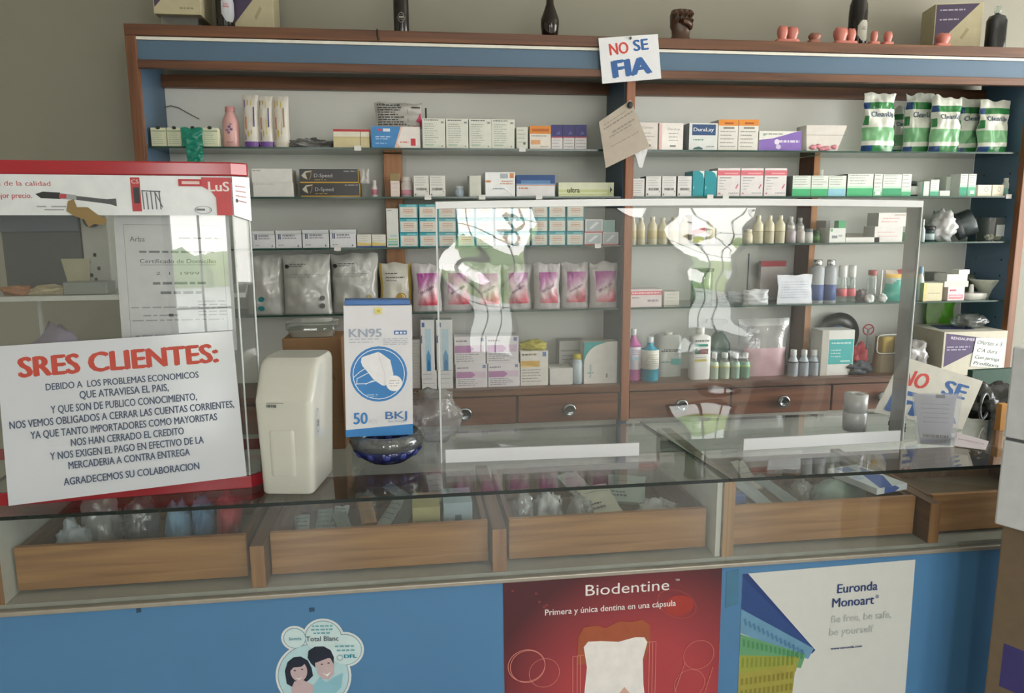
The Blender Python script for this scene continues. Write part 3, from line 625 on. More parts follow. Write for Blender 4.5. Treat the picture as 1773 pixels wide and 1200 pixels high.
# ---- second shelf, left bay
c = place(438, 508, 316, 2)
carton(438, 508, 316, 2, 'long plain white carton, lower of the stacked white pair', [('L', .03, .5, .86, .05, '#b5b5b0')], '#d8d8d6', d=.1)
carton(436, 506, 292, 2, 'long plain white carton, upper of the stacked white pair', [('L', .03, .25, .82, .06, '#8a8a88')], '#dcdcda', z=c[3] + c[2], d=.1)
dsp = [('R', 0, 0, 1, .09, '#c29a3a'), ('P', [(.03, .55), (.1, .85), (.21, .9), (.2, .82), (.1, .72), (.13, .25), (.06, .4)], '#b9b4a0'), ('W', [(.2, .9), (.19, .5), (.16, .25)], '#b8943c', .0016), ('T', 'D-Speed', .4, .42, .26, '#b8b8bc', .31, 0), ('L', .25, .45, .2, .06, '#a08a4a'), ('L', .75, .97, .82, .07, '#9a9aa0')]
bk = K('#1d1c1e', .3); c = place(519, 623, 317, 2)
carton(520, 623, 317, 2, 'black carton with gold edge, lower of the black pair', dsp, bk, d=.12, side='#b8943c')
carton(519, 621, 293, 2, 'black carton with gold edge, upper of the black pair', dsp, bk, z=c[3] + c[2], d=.12, side='#b8943c')
x, w, h, zz = place(622, 639, 293, 2, 2.6, c[3] + c[2] - .002)
tag(pouch(w, h, .02, POLYW, 8, .006).build('plastic_bag', loc=(x + .002, 2.605, zz + .002)), 'small milky plastic bag at the end of the upper black carton', 'bag')
bottle(643, 654, 312, 2, 'tiny white bottle with pink label beside the wooden upright', '#e0dada', '#e4e2e2', .5, .6, .22, (.15, .45, '#c27a94'))
carton(676, 692, 313, 2, 'small pinkish carton under the amber bottle cap by the upright', lines(3, .3, .8, '#b9a3a0'), '#d8cac6', d=.03)
c = place(676, 692, 313, 2); carton(675, 693, 300, 2, 'tan block standing on the small pinkish carton by the upright', [], '#8f7a52', z=c[3] + c[2], d=.03)
bottle(694, 714, 306, 2, 'white capped tube with pink lower print on the second shelf', '#e0d8d8', '#e6e0de', .8, .86, .2, (.1, .35, '#d89ab0'))
bar = lambda: lines(4, .55, .9, tx, .1, .9, .02) + [('B', .18, .3, .85, .42, '#55585a'), ('C', .12, .1, .05, .05, '#7a7d80'), ('C', .88, .24, .03, .03, '#7a7d80')]
for i, (a, b) in enumerate(((716, 742.5), (743.5, 771))): carton(a, b, 304, 2, ['first', 'second'][i] + ' white barcode carton from the left upright on the second shelf', bar(), '#d9d9d4', group='barcode cartons near the left upright')
bottle(789, 804, 322, 2, 'small pale blue jar alone on the second shelf', '#bccbdc', '#cfd8e2', .75, .75, .25)
carton(812, 833, 304, 2, 'slim blank white carton on the second shelf', [('R', .0, .0, .08, 1, '#9c9c94')], '#cfd1c8')
carton(840, 892, 298, 2, 'plastic-wrapped white carton with orange corner print', [('R', .82, .76, .96, .96, '#d48a5a'), ('R', .5, .74, .76, .94, '#a8b0b8'), ('C', .1, .62, .1, .05, '#d49a6a'), ('L', .5, .92, .5, .05, '#d4a08a'), ('L', .55, .92, .6, .05, '#d4a08a'), ('L', .25, .7, .3, .05, '#8fa8b8'), ('P', [(.62, .35), (.95, .02), (1, .02), (.7, .36)], '#f2f2f0')], '#d9dcde', rough=.2, d=.09)
carton(894, 961, 303, 2, 'white carton with deep blue upper half on the second shelf', [('R', 0, .55, 1, 1, '#2e4f86'), ('R', .0, .54, 1, .6, '#8fa8c8'), ('R', .12, .6, .88, .75, '#5f86b8'), ('R', 0, .5, 1, .54, '#dca890'), ('L', .06, .3, .36, .06, '#c28a70')], '#dcdcde', d=.1, side='#a8b4c4')
carton(967, 1063, 316, 2, 'long pale green carton lettered in lower case, second shelf', [('R', 0, .08, 1, .5, '#c3cc98'), ('R', .0, .2, .88, .3, '#d8deb8'), ('T', 'ultra', .27, .28, .36, '#3c403a', .22, .02), ('P', [(.93, .25), (.93, .7), (.97, .5)], '#2a2d2a'), ('R', .905, 0, .912, 1, '#a8b088')], '#d5dac0', d=.05)
# ---- second shelf, right bay
carton(1094, 1116, 309, 2, 'slim white carton against the partition on the second shelf', lines(6, .2, .85), '#dadad8')
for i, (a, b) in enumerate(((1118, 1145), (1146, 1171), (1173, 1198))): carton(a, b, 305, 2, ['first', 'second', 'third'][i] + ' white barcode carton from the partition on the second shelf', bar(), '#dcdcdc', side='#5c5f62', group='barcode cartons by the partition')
tea = K('#1292a0', .35)
for i, (a, b) in enumerate(((1199, 1219), (1219.5, 1241))): carton(a, b, 296, 2, ['left', 'right'][i] + ' teal carton with white corner arc on the second shelf', [('P', [(.55, 1), (.85, .9), (1, .7), (1, 1)], '#e6eaea'), ('R', .1, .3, .14, .4, '#cfe6e6')], tea, d=.08, group='teal cartons with white arc')
for i, (a, b) in enumerate(((1242, 1281.5), (1282.5, 1321.5), (1323.5, 1362))): carton(a, b, 291, 2, ['first', 'second', 'third'][i] + ' white carton with pink band next to the teal cartons', [('R', 0, .74, 1, .92, '#d8707e'), ('R', .3, .79, .9, .83, '#e6a8b0'), ('R', .1, .64, .6, .67, '#7a7d80'), ('P', [(.8, .3), (.9, .45), (.93, .4), (.84, .26)], '#d06a86'), ('L', .5, .95, .1, .03, tx)] + lines(4, .25, .55, tx, .08, .5, .02) + [('R', .06, .08, .14, .13, '#c27a86')], '#e0dcde', d=.08, group='white cartons with pink band')
def grn(a, b, y, lab, col='#3fae74', split=.36, extra=(), **k): carton(a, b, y, 2, lab, [('R', 0, 0, 1, split, col), ('R', 0, split, 1, split + .1, '#b8dcc4')] + lines(4, split + .2, .92, '#9aa8a0', .08, .9, .03) + list(extra), '#dce2dc', **k)
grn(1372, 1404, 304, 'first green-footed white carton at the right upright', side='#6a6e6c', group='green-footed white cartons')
grn(1404.5, 1434, 304, 'second green-footed white carton, a white cap peeping over it', group='green-footed white cartons')
grn(1434.5, 1465, 304, 'blue-footed white carton among the green-footed ones', '#8cc4d8')
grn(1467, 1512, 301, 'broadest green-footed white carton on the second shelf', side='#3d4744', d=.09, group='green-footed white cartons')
grn(1513, 1528, 301, 'slim green-footed carton left of the solid green-banded one', '#7fc49a', .2, [('R', .2, .05, .8, .22, '#e8ece8')], group='green-footed white cartons')
grn(1528.5, 1561, 302, 'white carton with solid green lower band, second shelf', '#2f9a6a', .36, group='green-footed white cartons')
grn(1561.5, 1578, 301, 'slim green-footed carton right of the solid green-banded one', '#4fae7c', .2, group='green-footed white cartons')
bottle(1416, 1429, 293, 2, 'white bottle hidden behind the green-footed cartons but for its cap', '#dfe3de', '#eceeea', .7, .7, .3, None, 2.68)
bottle(1579, 1595, 313, 2, 'little dark glass bottle with white label, second shelf', '#2e3a38', '#3a4442', .5, .75, .18, (.1, .65, '#cfd6d2'))
carton(1596, 1609, 314, 2, 'tiny white carton beside the little dark bottle', [('R', 0, 0, .25, 1, '#2e6a54')], '#d5dad4')
grn(1611, 1626, 311, 'short slim white carton with green foot near the dark bottle', '#4aa888', .28)
carton(1627, 1645, 330, 2, 'tiny low white carton lying before the green ones', lines(1, .4, .5, '#7fb09a'), '#d8dcd4', d=.03)
carton(1638, 1661, 306, 2, 'white carton printed with green lines behind the tiny low one', [('L', .3, .95, .1 + .12 * i, .05, '#5f9a80') for i in range(7)], '#d3dad2', Y=2.63)
for i, (a, b) in enumerate(((1662, 1675), (1676.5, 1690))): grn(a, b, 301, ['left', 'right'][i] + ' one of the twin tall green-footed cartons near the side panel', '#2f9a78' if i == 0 else '#5fb48e', .4, [] if i == 0 else [('R', .3, .1, .8, .25, '#e8ece8')], group='twin green-footed cartons')
for i, (a, b) in enumerate(((1693, 1717), (1718, 1738))): carton(a, b, 320, 2, ['left', 'right'][i] + ' small cream carton by the blue side panel, second shelf', [('O', .6, .6, .14, .22, '#a8a08a', .25), ('R', .1, .1, .9, .14, '#c2b27a')], '#e4dfcd', d=.05, group='small cream cartons')
bottle(1741, 1753, 308, 2, 'tiny white tube with aqua foot at the right end, second shelf', '#d6dcd8', '#e0e2de', .6, .8, .18, (.08, .45, '#9fd0cc'))

# ---- third shelf, left bay
lab = ['first', 'second', 'third', 'fourth']
for i, (a, b, y) in enumerate(((437, 476, 400), (477, 522, 399), (523.5, 569.5, 398), (571, 616, 397.5))):
    carton(a, b, y, 3, lab[i] + ' flat white carton with twin dark bars on the third shelf', [('R', .1, .5, .14, .8, '#37496a'), ('R', .16, .5, .2, .8, '#37496a'), ('L', .27, .75, .66, .1, '#8f8f9c'), ('L', .27, .8, .52, .08, '#a3a0ac'), ('L', .1, .3, .15, .05, '#a0a0a8'), ('P', [(.83, .08), (.91, .08), (.87, .22)], '#6a6d78'), ('R', 0, .8, 1, 1, '#cdd3d6'), ('R', 0, .79, 1, .81, '#9aa0a6')], '#dadce2', d=.1, group='twin-bar cartons')
for i, (a, b) in enumerate(((618, 643), (644, 668))): carton(a, b, 406, 3, lab[i] + ' small white carton with blue and yellow foot, third shelf', [('R', 0, 0, 1, .12, '#3a5a9a'), ('P', [(0, .12), (1, .12), (1, .3), (0, .42)], '#d8c27a')] + lines(3, .5, .85), '#d8d8d0', group='blue-yellow footed cartons', d=.05)
carton(669, 690, 361, 3, 'tall slim white carton before the left upright, third shelf', [('R', .1, .05, .9, .09, '#5fb0a0'), ('R', .1, .12, .9, .16, '#7fc0a8'), ('R', .1, .19, .9, .22, '#a8c88a'), ('R', .3, .28, .9, .31, '#9ac8d0'), ('L', .1, .5, .94, .02, tx)], '#d6d8d6', rz=0)
TB = [(692, 724.5), (726, 757.5), (759, 791), (792, 822.5), (823.5, 855.5), (857, 886.5), (887.5, 918.5), (920, 949), (950, 980), (981, 1011.5)]
teal = K('#2f9fae', .4)
proto = {}
rows = ('bottom', 'middle', 'top'); cols = ('first', 'second', 'third', 'fourth', 'fifth', 'sixth', 'seventh', 'eighth', 'ninth', 'tenth')
for j in range(3):
    for i, (a, b) in enumerate(TB):
        base = place(a, b, 404 - .9, 3); hh = .0475
        x, w = base[0], base[1]
        l = f'teal and white carton, {rows[j]} of the {cols[i]} column in the teal stack'
        if not proto:
            mb = MB().box(-.0315, .0315, 0, .09, 0, hh - .0008, teal)
            mb.deco(FR((-.0315, 0, 0), (.063, 0, 0), (0, 0, hh), (0, -1, 0)), .063, hh, [('R', .06, .06, .95, .80, '#dad8d0'), ('R', .4, .84, .92, .95, '#7fc4cc')] + [('L', .24, .78, .6 - .12 * q_, .05, '#d09a80' if q_ != 1 else '#c27a60') for q_ in range(3)] + [('L', .3, .7, .16, .04, '#a8a8a0')])
            o = mb.build('carton', bevel=.0008, seg=1); proto['o'] = o
        else:
            o = proto['o'].copy(); COL.objects.link(o)
        o.location = (x, 2.582 + rnd.uniform(0, .004), 1.411 + j * hh); o.scale = ((w - .001) / .063, 1, 1); tag(o, l, 'box', 'teal and white cartons on the third shelf')
foil = [('R', .08, .12, .92, .9, '#aab4bc'), ('P', [(.2, .3), (.6, .8), (.8, .75), (.35, .25)], '#d6dde2'), ('R', 0, 0, 1, .1, '#b8404c')]
carton(1012, 1042.5, 403, 3, 'silver-windowed carton with red edge, lower of the foil pair', foil, '#d4d0d2', d=.06)
c = place(1012, 1042.5, 403, 3); carton(1013, 1044, 379.5, 3, 'silver-windowed carton with red edge, upper of the foil pair', foil, '#d4d0d2', d=.06, z=c[3] + c[2])
carton(1043.5, 1071, 402, 3, 'silver-windowed carton by the partition with dark red shadowed foot', foil, '#d0ccd0', d=.06)
c = place(1043.5, 1071, 402, 3); carton(1044, 1065, 381, 3, 'dull teal carton on the silver-windowed carton by the partition', [], '#86a8a6', d=.06, z=c[3] + c[2])
# ---- third shelf, right bay: bottles
cb = '#d6cfb4'
for i, (a, b, y) in enumerate(((1093, 1103, 375), (1105, 1119, 376), (1124, 1140, 375), (1142, 1158, 377), (1161, 1178, 376), (1180, 1196, 376))):
    bottle(a, b, y, 3, cols[i] + ' cream plastic bottle from the partition on the third shelf', cb, '#dcd8c8', .45, .74, .13, (.2, .5, ('#c9b98a', '#cdbf96')[i % 2]), group='cream bottles by the partition')
carton(1198, 1222, 372, 3, 'white carton with slanted red lettering band on the third shelf', [('P', [(.02, .3), (.02, .48), (.98, .58), (.98, .4)], '#b8303c'), ('R', .1, .05, .9, .25, '#b9bf6a')], '#d6d8d6')
bottle(1226, 1241, 374, 3, 'cream bottle standing right of the red-banded carton', cb, '#dcd8c8', .45, .74, .13)
bottle(1290, 1307, 397, 3, 'stubby cream jar before the tall cream trio', cb, '#d2ccb8', .7, .7, .2)
for i, (a, b) in enumerate(((1308, 1325), (1328, 1344), (1346, 1363))): bottle(a, b, 373, 3, cols[i] + ' of the tall cream trio in the middle of the right bay', '#dcd5ba', '#e2dcc8', .42, .74, .13, (.42, .44, '#a89c78'), group='tall cream bottles')
bottle(1364, 1381, 375, 3, 'greyish bottle with violet label right of the cream trio', '#c2c0be', '#d0d0cc', .42, .7, .14, (.1, .5, '#a8a0a8'), 2.64)
bottle(1365, 1382, 390, 3, 'short violet-tinted bottle before the greyish one', '#b4aab0', '#d6d4d0', .55, .76, .18)
bottle(1381, 1396, 377, 3, 'slim grey bottle behind the short ones, third shelf', '#b0b0ac', '#b8b8b4', .42, .7, .14, None, 2.66)
bottle(1383, 1397, 391, 3, 'short pale bottle left of the white-labelled jar', '#c4bfba', '#d0cec8', .55, .76, .18)
bottle(1397, 1411, 396, 3, 'small grey-capped jar with white label by the right upright', '#d2d2d0', '#70767a', .8, .75, .22)
bottle(1411, 1424, 398, 3, 'small dark green jar before the right upright', '#3c6a3a', '#24452a', .85, .8, .25, (.2, .5, '#5a8a4a'))
carton(1429, 1437, 382, 3, 'slim grey carton beside the green-topped white one', [('R', .1, .1, .9, .4, '#7a7d80')], '#9a9c9a', Y=2.62)
carton(1436, 1464, 395, 3, 'white carton with dark print under the green block', [('R', .15, .3, .5, .5, '#7a8088'), ('R', .55, .4, .8, .55, '#a8b0b0'), ('C', .12, .85, .08, .1, '#5aa080')], '#dfe2de')
c = place(1436, 1464, 395, 3); carton(1451, 1464, 382, 3, 'small green block on the white carton, third shelf', [], '#2f9a62', z=c[3] + c[2], d=.03)
carton(1465, 1512, 405, 3, 'flat grey carton lying behind the flat white one', [], '#a5a39c', Y=2.66, d=.09)
carton(1464, 1523, 411, 3, 'flat white carton lying beside the stacked white pair', [], '#dcdcd8', Y=2.58, d=.05)
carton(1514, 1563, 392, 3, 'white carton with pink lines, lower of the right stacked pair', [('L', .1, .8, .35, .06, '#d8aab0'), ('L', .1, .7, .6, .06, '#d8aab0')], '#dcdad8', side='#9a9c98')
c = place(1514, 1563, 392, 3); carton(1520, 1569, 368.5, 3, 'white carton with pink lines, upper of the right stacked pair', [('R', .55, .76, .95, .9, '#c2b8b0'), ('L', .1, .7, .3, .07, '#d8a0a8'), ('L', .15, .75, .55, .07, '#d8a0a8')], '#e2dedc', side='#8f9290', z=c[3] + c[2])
bottle(1565, 1578, 368, 3, 'dropper bottle filled green at the foot inside the screen edge', '#c9d6cc', '#e0e4e0', .3, .55, .3, (.02, .33, '#3f8a5c'))
bottle(1597, 1604, 380, 3, 'thin white dropper bottle just outside the screen edge', '#c8d8d6', '#e4e8e6', .35, .6, .25)
bottle(1605, 1623, 391, 3, 'squat dark jar with black lid on the third shelf', '#2f474c', '#1b1d1e', .98, .85, .26, (.12, .5, '#9fb0b4'))
x, w, h, zz = place(1622, 1675, 365, 3, 2.6)
tag(MB().ball((0, 0, h * .45), w * .4, .04, h * .5, K('#c3c4c6', .2), 26, .5, 5, 2, flat=0).build('plastic_bag', loc=(x - .024, 2.63, zz)), 'silvery bulging bag leaning on the dark round tin, third shelf', 'bag')
x, w, h, zz = place(1670, 1708, 367, 3, 2.6)
t = thing('round_tin', 'dark round tin lying on its side near the side panel, third shelf', 'tin', (x, 2.66, zz + h / 2), (0, math.radians(66), math.radians(-28)))
MB().lathe([(h * .44, -.03), (h * .45, -.028), (h * .45, .03), (h * .43, .032)], K('#5f666a', .3, .6), 32).build('tin_body', t)
MB().lathe([(h * .475, -.036), (h * .475, -.016), (h * .46, -.015)], K('#3a3f42', .4), 32).build('lid', t)
t.location.z = zz + h * .5 + .009
t_x, w, h, zz = place(1711, 1758, 377, 3, 2.6)
t = thing('clear_tub', 'clear plastic tub of white pieces at the end of the third shelf', 'tub', (t_x, 2.6, zz))
mb = MB(); mb.loft([(0, w * .46, .035, 5), (h * .86, w * .5, .038, 5)], CLEARB, 28, cy=.04); mb.build('tub_body', t)
MB().loft([(h * .86, w * .52, .04, 5), (h, w * .52, .04, 5)], CLEARB, 28, cy=.04).build('lid', t)
MB().box(-w * .2, w * .36, .0, .0015, h * .2, h * .7, K('#c9cfd0', .4)).build('paper_label', t)
mb = MB(); [mb.ball((rnd.uniform(-w * .4, w * .2), .03 + rnd.uniform(-.015, .02), .008 + rnd.uniform(0, .012)), .008, .008, .007, K('#d9d4c0', .5), 8, .3, i) for i in range(16)]; o_ = mb.build('filling', t); o_['kind'] = 'stuff'

# ---- lowest glass shelf, left bay
silver = K('#b3b4b0', .16)
def sil(u, v): return silver
marks = lambda c: [('C', .08, .80, .05, .035, '#2c2e30'), ('L', .14, .5, .83, .015, '#6a6c6c'), ('L', .14, .4, .795, .015, '#6a6c6c'), ('C', .82, .26, .055, .045, c), ('C', .82, .13, .055, .045, c), ('L', .06, .7, .62, .008, '#8d8f8e'), ('L', .06, .8, .66, .008, '#8d8f8e')]
put_pouch(424, 489, 443, 4, 'silver refill bag with two teal dots, partly behind the red case', silver, 'refill_bag', 'bag', .06, 2.6, G4, seed=41, crump=.008, nx=20, ny=24, items=[('C', .42, .26, .09, .045, '#2a7f84'), ('C', .42, .1, .09, .045, '#2a7f84')])
put_pouch(488, 573, 441, 4, 'crinkled silver refill bag with dark dots, middle of the three', silver, 'refill_bag', 'bag', .06, 2.59, G4, seed=42, crump=.009, nx=20, ny=24, items=marks('#5a5c58'))
put_pouch(573, 655, 440, 4, 'silver refill bag with olive dots beside the left upright', silver, 'refill_bag', 'bag', .06, 2.6, G4, seed=44, crump=.009, nx=20, ny=24, items=marks('#8a7f5a'))
x, w, h, zz = place(656, 713, 456, 4, 2.6)
ye = K('#b89a4a', .3)
put_pouch(657, 713, 456, 4, 'white refill bag with golden spiral emblem at the upright', K('#c9c6bc', .25), 'refill_bag', 'bag', .05, 2.6, None, seed=45, crump=.006, colfn=lambda u, v: ye if u < .08 or u > .93 else K('#c9c6bc', .25), items=[('C', .68, .27, .17, .12, '#a8862e'), ('O', .68, .27, .14, .095, '#dcd2b0', .2), ('O', .69, .26, .08, .06, '#dcd2b0', .3), ('L', .2, .6, .78, .02, '#4f5256'), ('L', .2, .8, .70, .02, '#4f5256'), ('L', .2, .55, .64, .015, '#6a6c70')])
pg, pm, pp, pr = K('#c4bfc2', .25), K('#b24a9a', .3), K('#d9a9b8', .3), K('#d4566a', .3)
def mixc(a, b, t, n=7):
    t = round(max(0, min(1, t)) * n) / n; A = [int(a[i:i + 2], 16) for i in (1, 3, 5)]; B = [int(b[i:i + 2], 16) for i in (1, 3, 5)]
    return '#' + ''.join('%02x' % round(x + (y - x) * t) for x, y in zip(A, B))
def pinkf(u, v):
    if .17 < u < .89 and .12 < v < .82:
        t = v + (.5 - u) * .35
        return K(mixc('#d8c6ce', '#a84898', (t - .45) / .35), .25) if t > .45 else K(mixc('#cf5468', '#d8c0c8', (t - .1) / .28), .25)
    return pg
for i, (a, b, y) in enumerate(((714, 765, 458), (767, 819, 458), (820, 870, 459), (873, 922, 458), (926, 972, 457), (974, 1022, 456), (1023, 1074, 455))):
    put_pouch(a, b, y, 4, cols[i] + ' pink-printed powder pouch from the white spiral bag', pg, 'powder_pouch', 'pouch', .05, 2.59 + .012 * (i % 2), 'pink-printed powder pouches', seed=50 + i, crump=.007, colfn=pinkf, items=[('T', 'orticalgin' if i % 2 else 'ORCALGIN', .52, .43, .06, K('#7a3f74', .35), .55, .01, .45)], nx=24, ny=32)
# lowest glass shelf, right bay
carton(1091, 1146, 501, 4, 'white carton with pink lettering strip by the partition, lowest shelf', [('R', 0, .68, 1, .9, '#d8707e'), ('L', .05, .95, .76, .07, '#f0d8da'), ('L', .06, .3, .5, .06, '#8f8a8a'), ('L', .55, .9, .3, .12, '#9a90a0')], '#dcd2d2', d=.08)
carton(1150, 1176, 505, 4, 'small pale carton next to the pink-lettered carton, lowest shelf', lines(3, .3, .8), '#cfcdc4', Y=2.62)
x, w, h, zz = place(1204, 1240, 466, 4, 2.62)
t = thing('glass_jar', 'clear greenish jar with dark rim on the lowest shelf', 'jar', (x, 2.66, zz))
MB().lathe([(w * .48, 0), (w * .5, .004), (w * .5, h * .92)], pane('green_jar', '#a9c4b0', 1.4, .12), 24).build('jar_body', t)
MB().lathe([(w * .53, h * .92), (w * .54, h * .93), (w * .54, h)], K('#27352f', .3), 24).build('lid', t)
# a heap of grey instruments: flat packs
for i, (a, b, y, c_) in enumerate(((1246, 1300, 512, '#8d949a'), (1262, 1322, 512, '#a9b0b6'), (1290, 1334, 514, '#c2c6ca'))):
    put_pouch(a, b, y - 6 * i, 4, ['grey instrument pack lying lowest, toward the glass jar', 'grey blistered instrument pack in the middle of the heap', 'pale instrument pack leaning over the heap, lowest shelf'][i], K(c_, .25), 'instrument_pack', 'pack', .03, 2.59 + .04 * (2 - i), None, seed=61 + i, crump=.008)
a = atY(1306, 440, 2.66); tag(MB().lathe([(.022, 0), (.023, .006), (.006, .01), (.0045, .1), (.0045, a.z - 1.19)], K('#6a6d70', .3, .7), 16).build('stand_rod', loc=(a.x, 2.7, 1.19)), 'thin grey upright rod on a round foot behind the packs', 'stand')
carton(1316, 1360, 452, 4, 'pale card with red top edge standing behind the receipts pad', [('R', 0, .86, 1, 1, '#b8404c')], '#c9bfbf', Y=2.72, d=.02)
x, w, h, zz = place(1347, 1408, 476, 4, 2.6)
t = thing('reflection_sheets', 'white pad of curled paper slips standing before the right upright', 'paper', (x, 2.6, zz))  # white sheets stand in for a bright window reflection in the screen
for k in range(4): pouch(w * (1 - .05 * k), h * (1 - .03 * k), .004, K('#dfe3ec', .6), 70 + k, .004, None, [('L', .08, .9, .2 + .09 * j, .012, '#9aa0b4') for j in range(7)] if k == 0 else ()).build('reflection_sheet', t, loc=(.003 * k, .009 * k + .004, 0), rot=(-.08, 0, .03 * k))
for i, (a, b) in enumerate(((1409, 1432), (1433, 1453))):
    bottle(a, b, 450, 4, ['left', 'right'][i] + ' one of two tall spray cans with navy lower half', '#a9aeb4', CHROME, .55, .92, .13, (.05, .42, '#2c4a86'), group='navy and silver spray cans')
for i, (a, b) in enumerate(((1455, 1471), (1472, 1486))):
    bottle(a, b, 460, 4, ['left', 'right'][i] + ' one of two clear pump bottles with pink-red label', CLEARB, '#d2d4d2', .7, .62, .32, (.16, .36, '#cf5f68'), group='clear bottles with pink-red label')
x, w, h, zz = place(1490, 1508, 500, 4, 2.6); blob(x, 2.63, zz, w / 2, .03, h / 2, '#6a5f62', 3, 'small dark crumpled bit beside the pump bottles', 'wrapper', 'wrapper')
bottle(1507, 1522, 468, 4, 'greyish vial with brick-red cap behind the white stick', CLEARB, '#a04a48', .8, .85, .16)
x, w, h, zz = place(1524, 1527, 468, 4, 2.6); tag(MB().lathe([(.003, 0), (.003, h)], WHITE, 10).build('white_stick', loc=(x, 2.6, zz)), 'thin white stick standing beside the greyish vial', 'stick')
for i, (a, b) in enumerate(((1500, 1514), (1524, 1536))):
    x, w, h, zz = place(a, b, 508, 4, 2.58); blob(x, 2.585, zz, w / 2, .012, h / 2, '#d4d6d4', 8 + i, ['crumpled white tissue ball at the foot of the vial', 'crumpled white tissue ball right of the white stick'][i], 'tissue_ball', 'tissue')
tl = K('#1f9c8c', .3)
def tealp(u, v):
    if v > .88: return K('#b03a48', .3) if u > .3 else K('#c9b8a8', .3)
    if v > .74: return K('#d8b04a', .3)
    return tl if v < .72 - .5 * max(0, .4 - u) else K('#a9b8b0', .3)
put_pouch(1538, 1594, 468, 4, 'teal refill pouch with yellow and red top at the screen edge', tl, 'refill_pouch', 'pouch', .05, 2.6, None, seed=77, crump=.008, colfn=tealp, items=[('C', .5, .4, .08, .07, '#cfe0dc')])
bottle(1592, 1603, 462, 4, 'thin white bottle with pale blue cap outside the screen edge', '#d6dada', '#8fb4d0', .5, .7, .2)
carton(1599, 1632, 490, 4, 'cream carton with shaded grey top beside the thin white bottle', [('R', 0, 0, .16, 1, '#d8c88a'), ('L', .25, .9, .4, .06, '#b0a88a')], '#cfc9a8', top='#e8e6dc')
carton(1620, 1637, 472, 4, 'greyish card box behind the cream carton, lowest shelf', [], '#a8aaa8', Y=2.68)
carton(1641, 1670, 497, 4, 'white carton printed with pink lines, base of the small stack', [('R', .06, .12, .94, .45, '#d8909a'), ('L', .1, .5, .7, .12, '#c23f50'), ('L', .1, .85, .28, .08, '#f0e0e0')], '#e2d6d8', d=.06)
c = place(1641, 1670, 497, 4); carton(1634, 1676, 487, 4, 'flat white carton across the pink-lined carton', [], '#d2d2cc', z=c[3] + c[2], d=.07)
c2_ = place(1634, 1676, 487, 4, z=c[3] + c[2]); carton(1638, 1674, 475, 4, 'white carton in the upper middle of the small stack', [], '#dcdcd8', z=c[3] + c[2] + c2_[2], d=.07)
c3_ = place(1638, 1674, 475, 4, z=c[3] + c[2] + c2_[2]); carton(1658, 1677, 467, 4, 'tiny white carton on the very top of the small stack', [], '#e2e2de', z=c[3] + c[2] + c2_[2] + c3_[2], d=.04)
x, w, h, zz = place(1680, 1712, 478, 4, 2.68); tag(MB().loft([(0, w * .4, .02, 4), (h * .8, w * .5, .025, 4), (h, w * .48, .024, 4)], K('#7f8468', .5), 24).build('plastic_tub', loc=(x, 2.757, zz)), 'olive tub behind the white mixing bowl, lowest shelf', 'tub')
x, w, h, zz = place(1674, 1714, 508, 4, 2.6); tag(MB().loft([(0, w * .46, .03, 3), (h * .6, w * .5, .035, 3), (h, w * .48, .033, 3)], K('#dcdcd6', .2), 28).build('porcelain_tile', loc=(x, 2.6 + .03, zz)), 'small white porcelain slab before the white bowl', 'slab')
hz = zz + h
tag(MB().loft([(0, .009, .009), (.018, .008, .008), (.03, .0065, .0065), (.032, .005, .005)], K('#dfe0dc', .25), 16).build('porcelain_pot', loc=(x - .004, 2.635, hz)), 'little white pot standing on the porcelain slab', 'pot')
x, w, h, zz = place(1703, 1757, 485, 4, 2.6)
mb = MB().lathe([(.018, 0), (.02, .003), (.034, h * .45), (w * .46, h * .9), (w * .5, h), (w * .47, h), (w * .42, h * .85), (.03, h * .45), (.012, h * .2), (.001, h * .19)], K('#d3d6c8', .2), 32, cap=False); mb.prism([(.018 * math.cos(i * .5), .018 * math.sin(i * .5)) for i in range(12)], 0, .001, K('#d3d6c8', .2), 'Z')
tag(mb.build('mixing_bowl', loc=(x, 2.665, zz)), 'white porcelain mixing bowl by the blue side panel', 'bowl')

# ---- drawer top, left bay
bl = lambda: [('R', .1, .86, .3, .95, '#4f72a8'), ('R', .35, .0, .75, .82, '#b8d3e2'), ('P', [(.4, 0), (.4, .3), (.55, .42), (.72, .3), (.72, 0)], '#5f9cc8'), ('P', [(.45, 0), (.45, .16), (.56, .24), (.68, .16), (.68, 0)], '#2f78ae'), ('R', .02, .55, .1, .7, '#4f72a8')]
for i, (a, b) in enumerate(((729, 752.5), (756, 784))):
    c = place(730, 784, 642, 5); cc = carton(730 + 28 * i, 756.5 + 28 * i, 642, 5, ['left', 'right'][i] + ' low white carton under the tall blue-striped carton, drawer top', lines(3, .3, .8), '#dcdcdc', group='low white cartons')
    carton(a, b, 554, 5, ['left', 'right'][i] + ' tall white carton with blue gradient stripe, left bay', bl(), '#dfe1e4', z=c[3] + c[2], d=.06, group='tall blue-striped cartons')
zq = .917
for j, yt in enumerate((656.5, 639.5, 622.5, 605.5, 588)):
    o_ = carton(712, 728.5, yt, 5, ['lowest', 'second', 'third', 'fourth', 'topmost'][j] + ' of five small white cartons stacked beside the mask box', lines(2, .35, .6), '#d8d6d2', z=zq, group='small white stacked cartons', Y=2.6); zq += o_['h'] + .0002
pk = lambda: [('R', .02, .42, .95, .68, '#d9c2d4'), ('P', [(.02, .42), (.02, .68), (.5, .68), (.62, .55), (.5, .42)], '#b57fae'), ('R', .85, .82, .95, .95, '#7f8ab0'), ('L', .05, .4, .82, .05, '#8a7a90')] + lines(4, .1, .34, '#9a949c', .06, .8, .03)
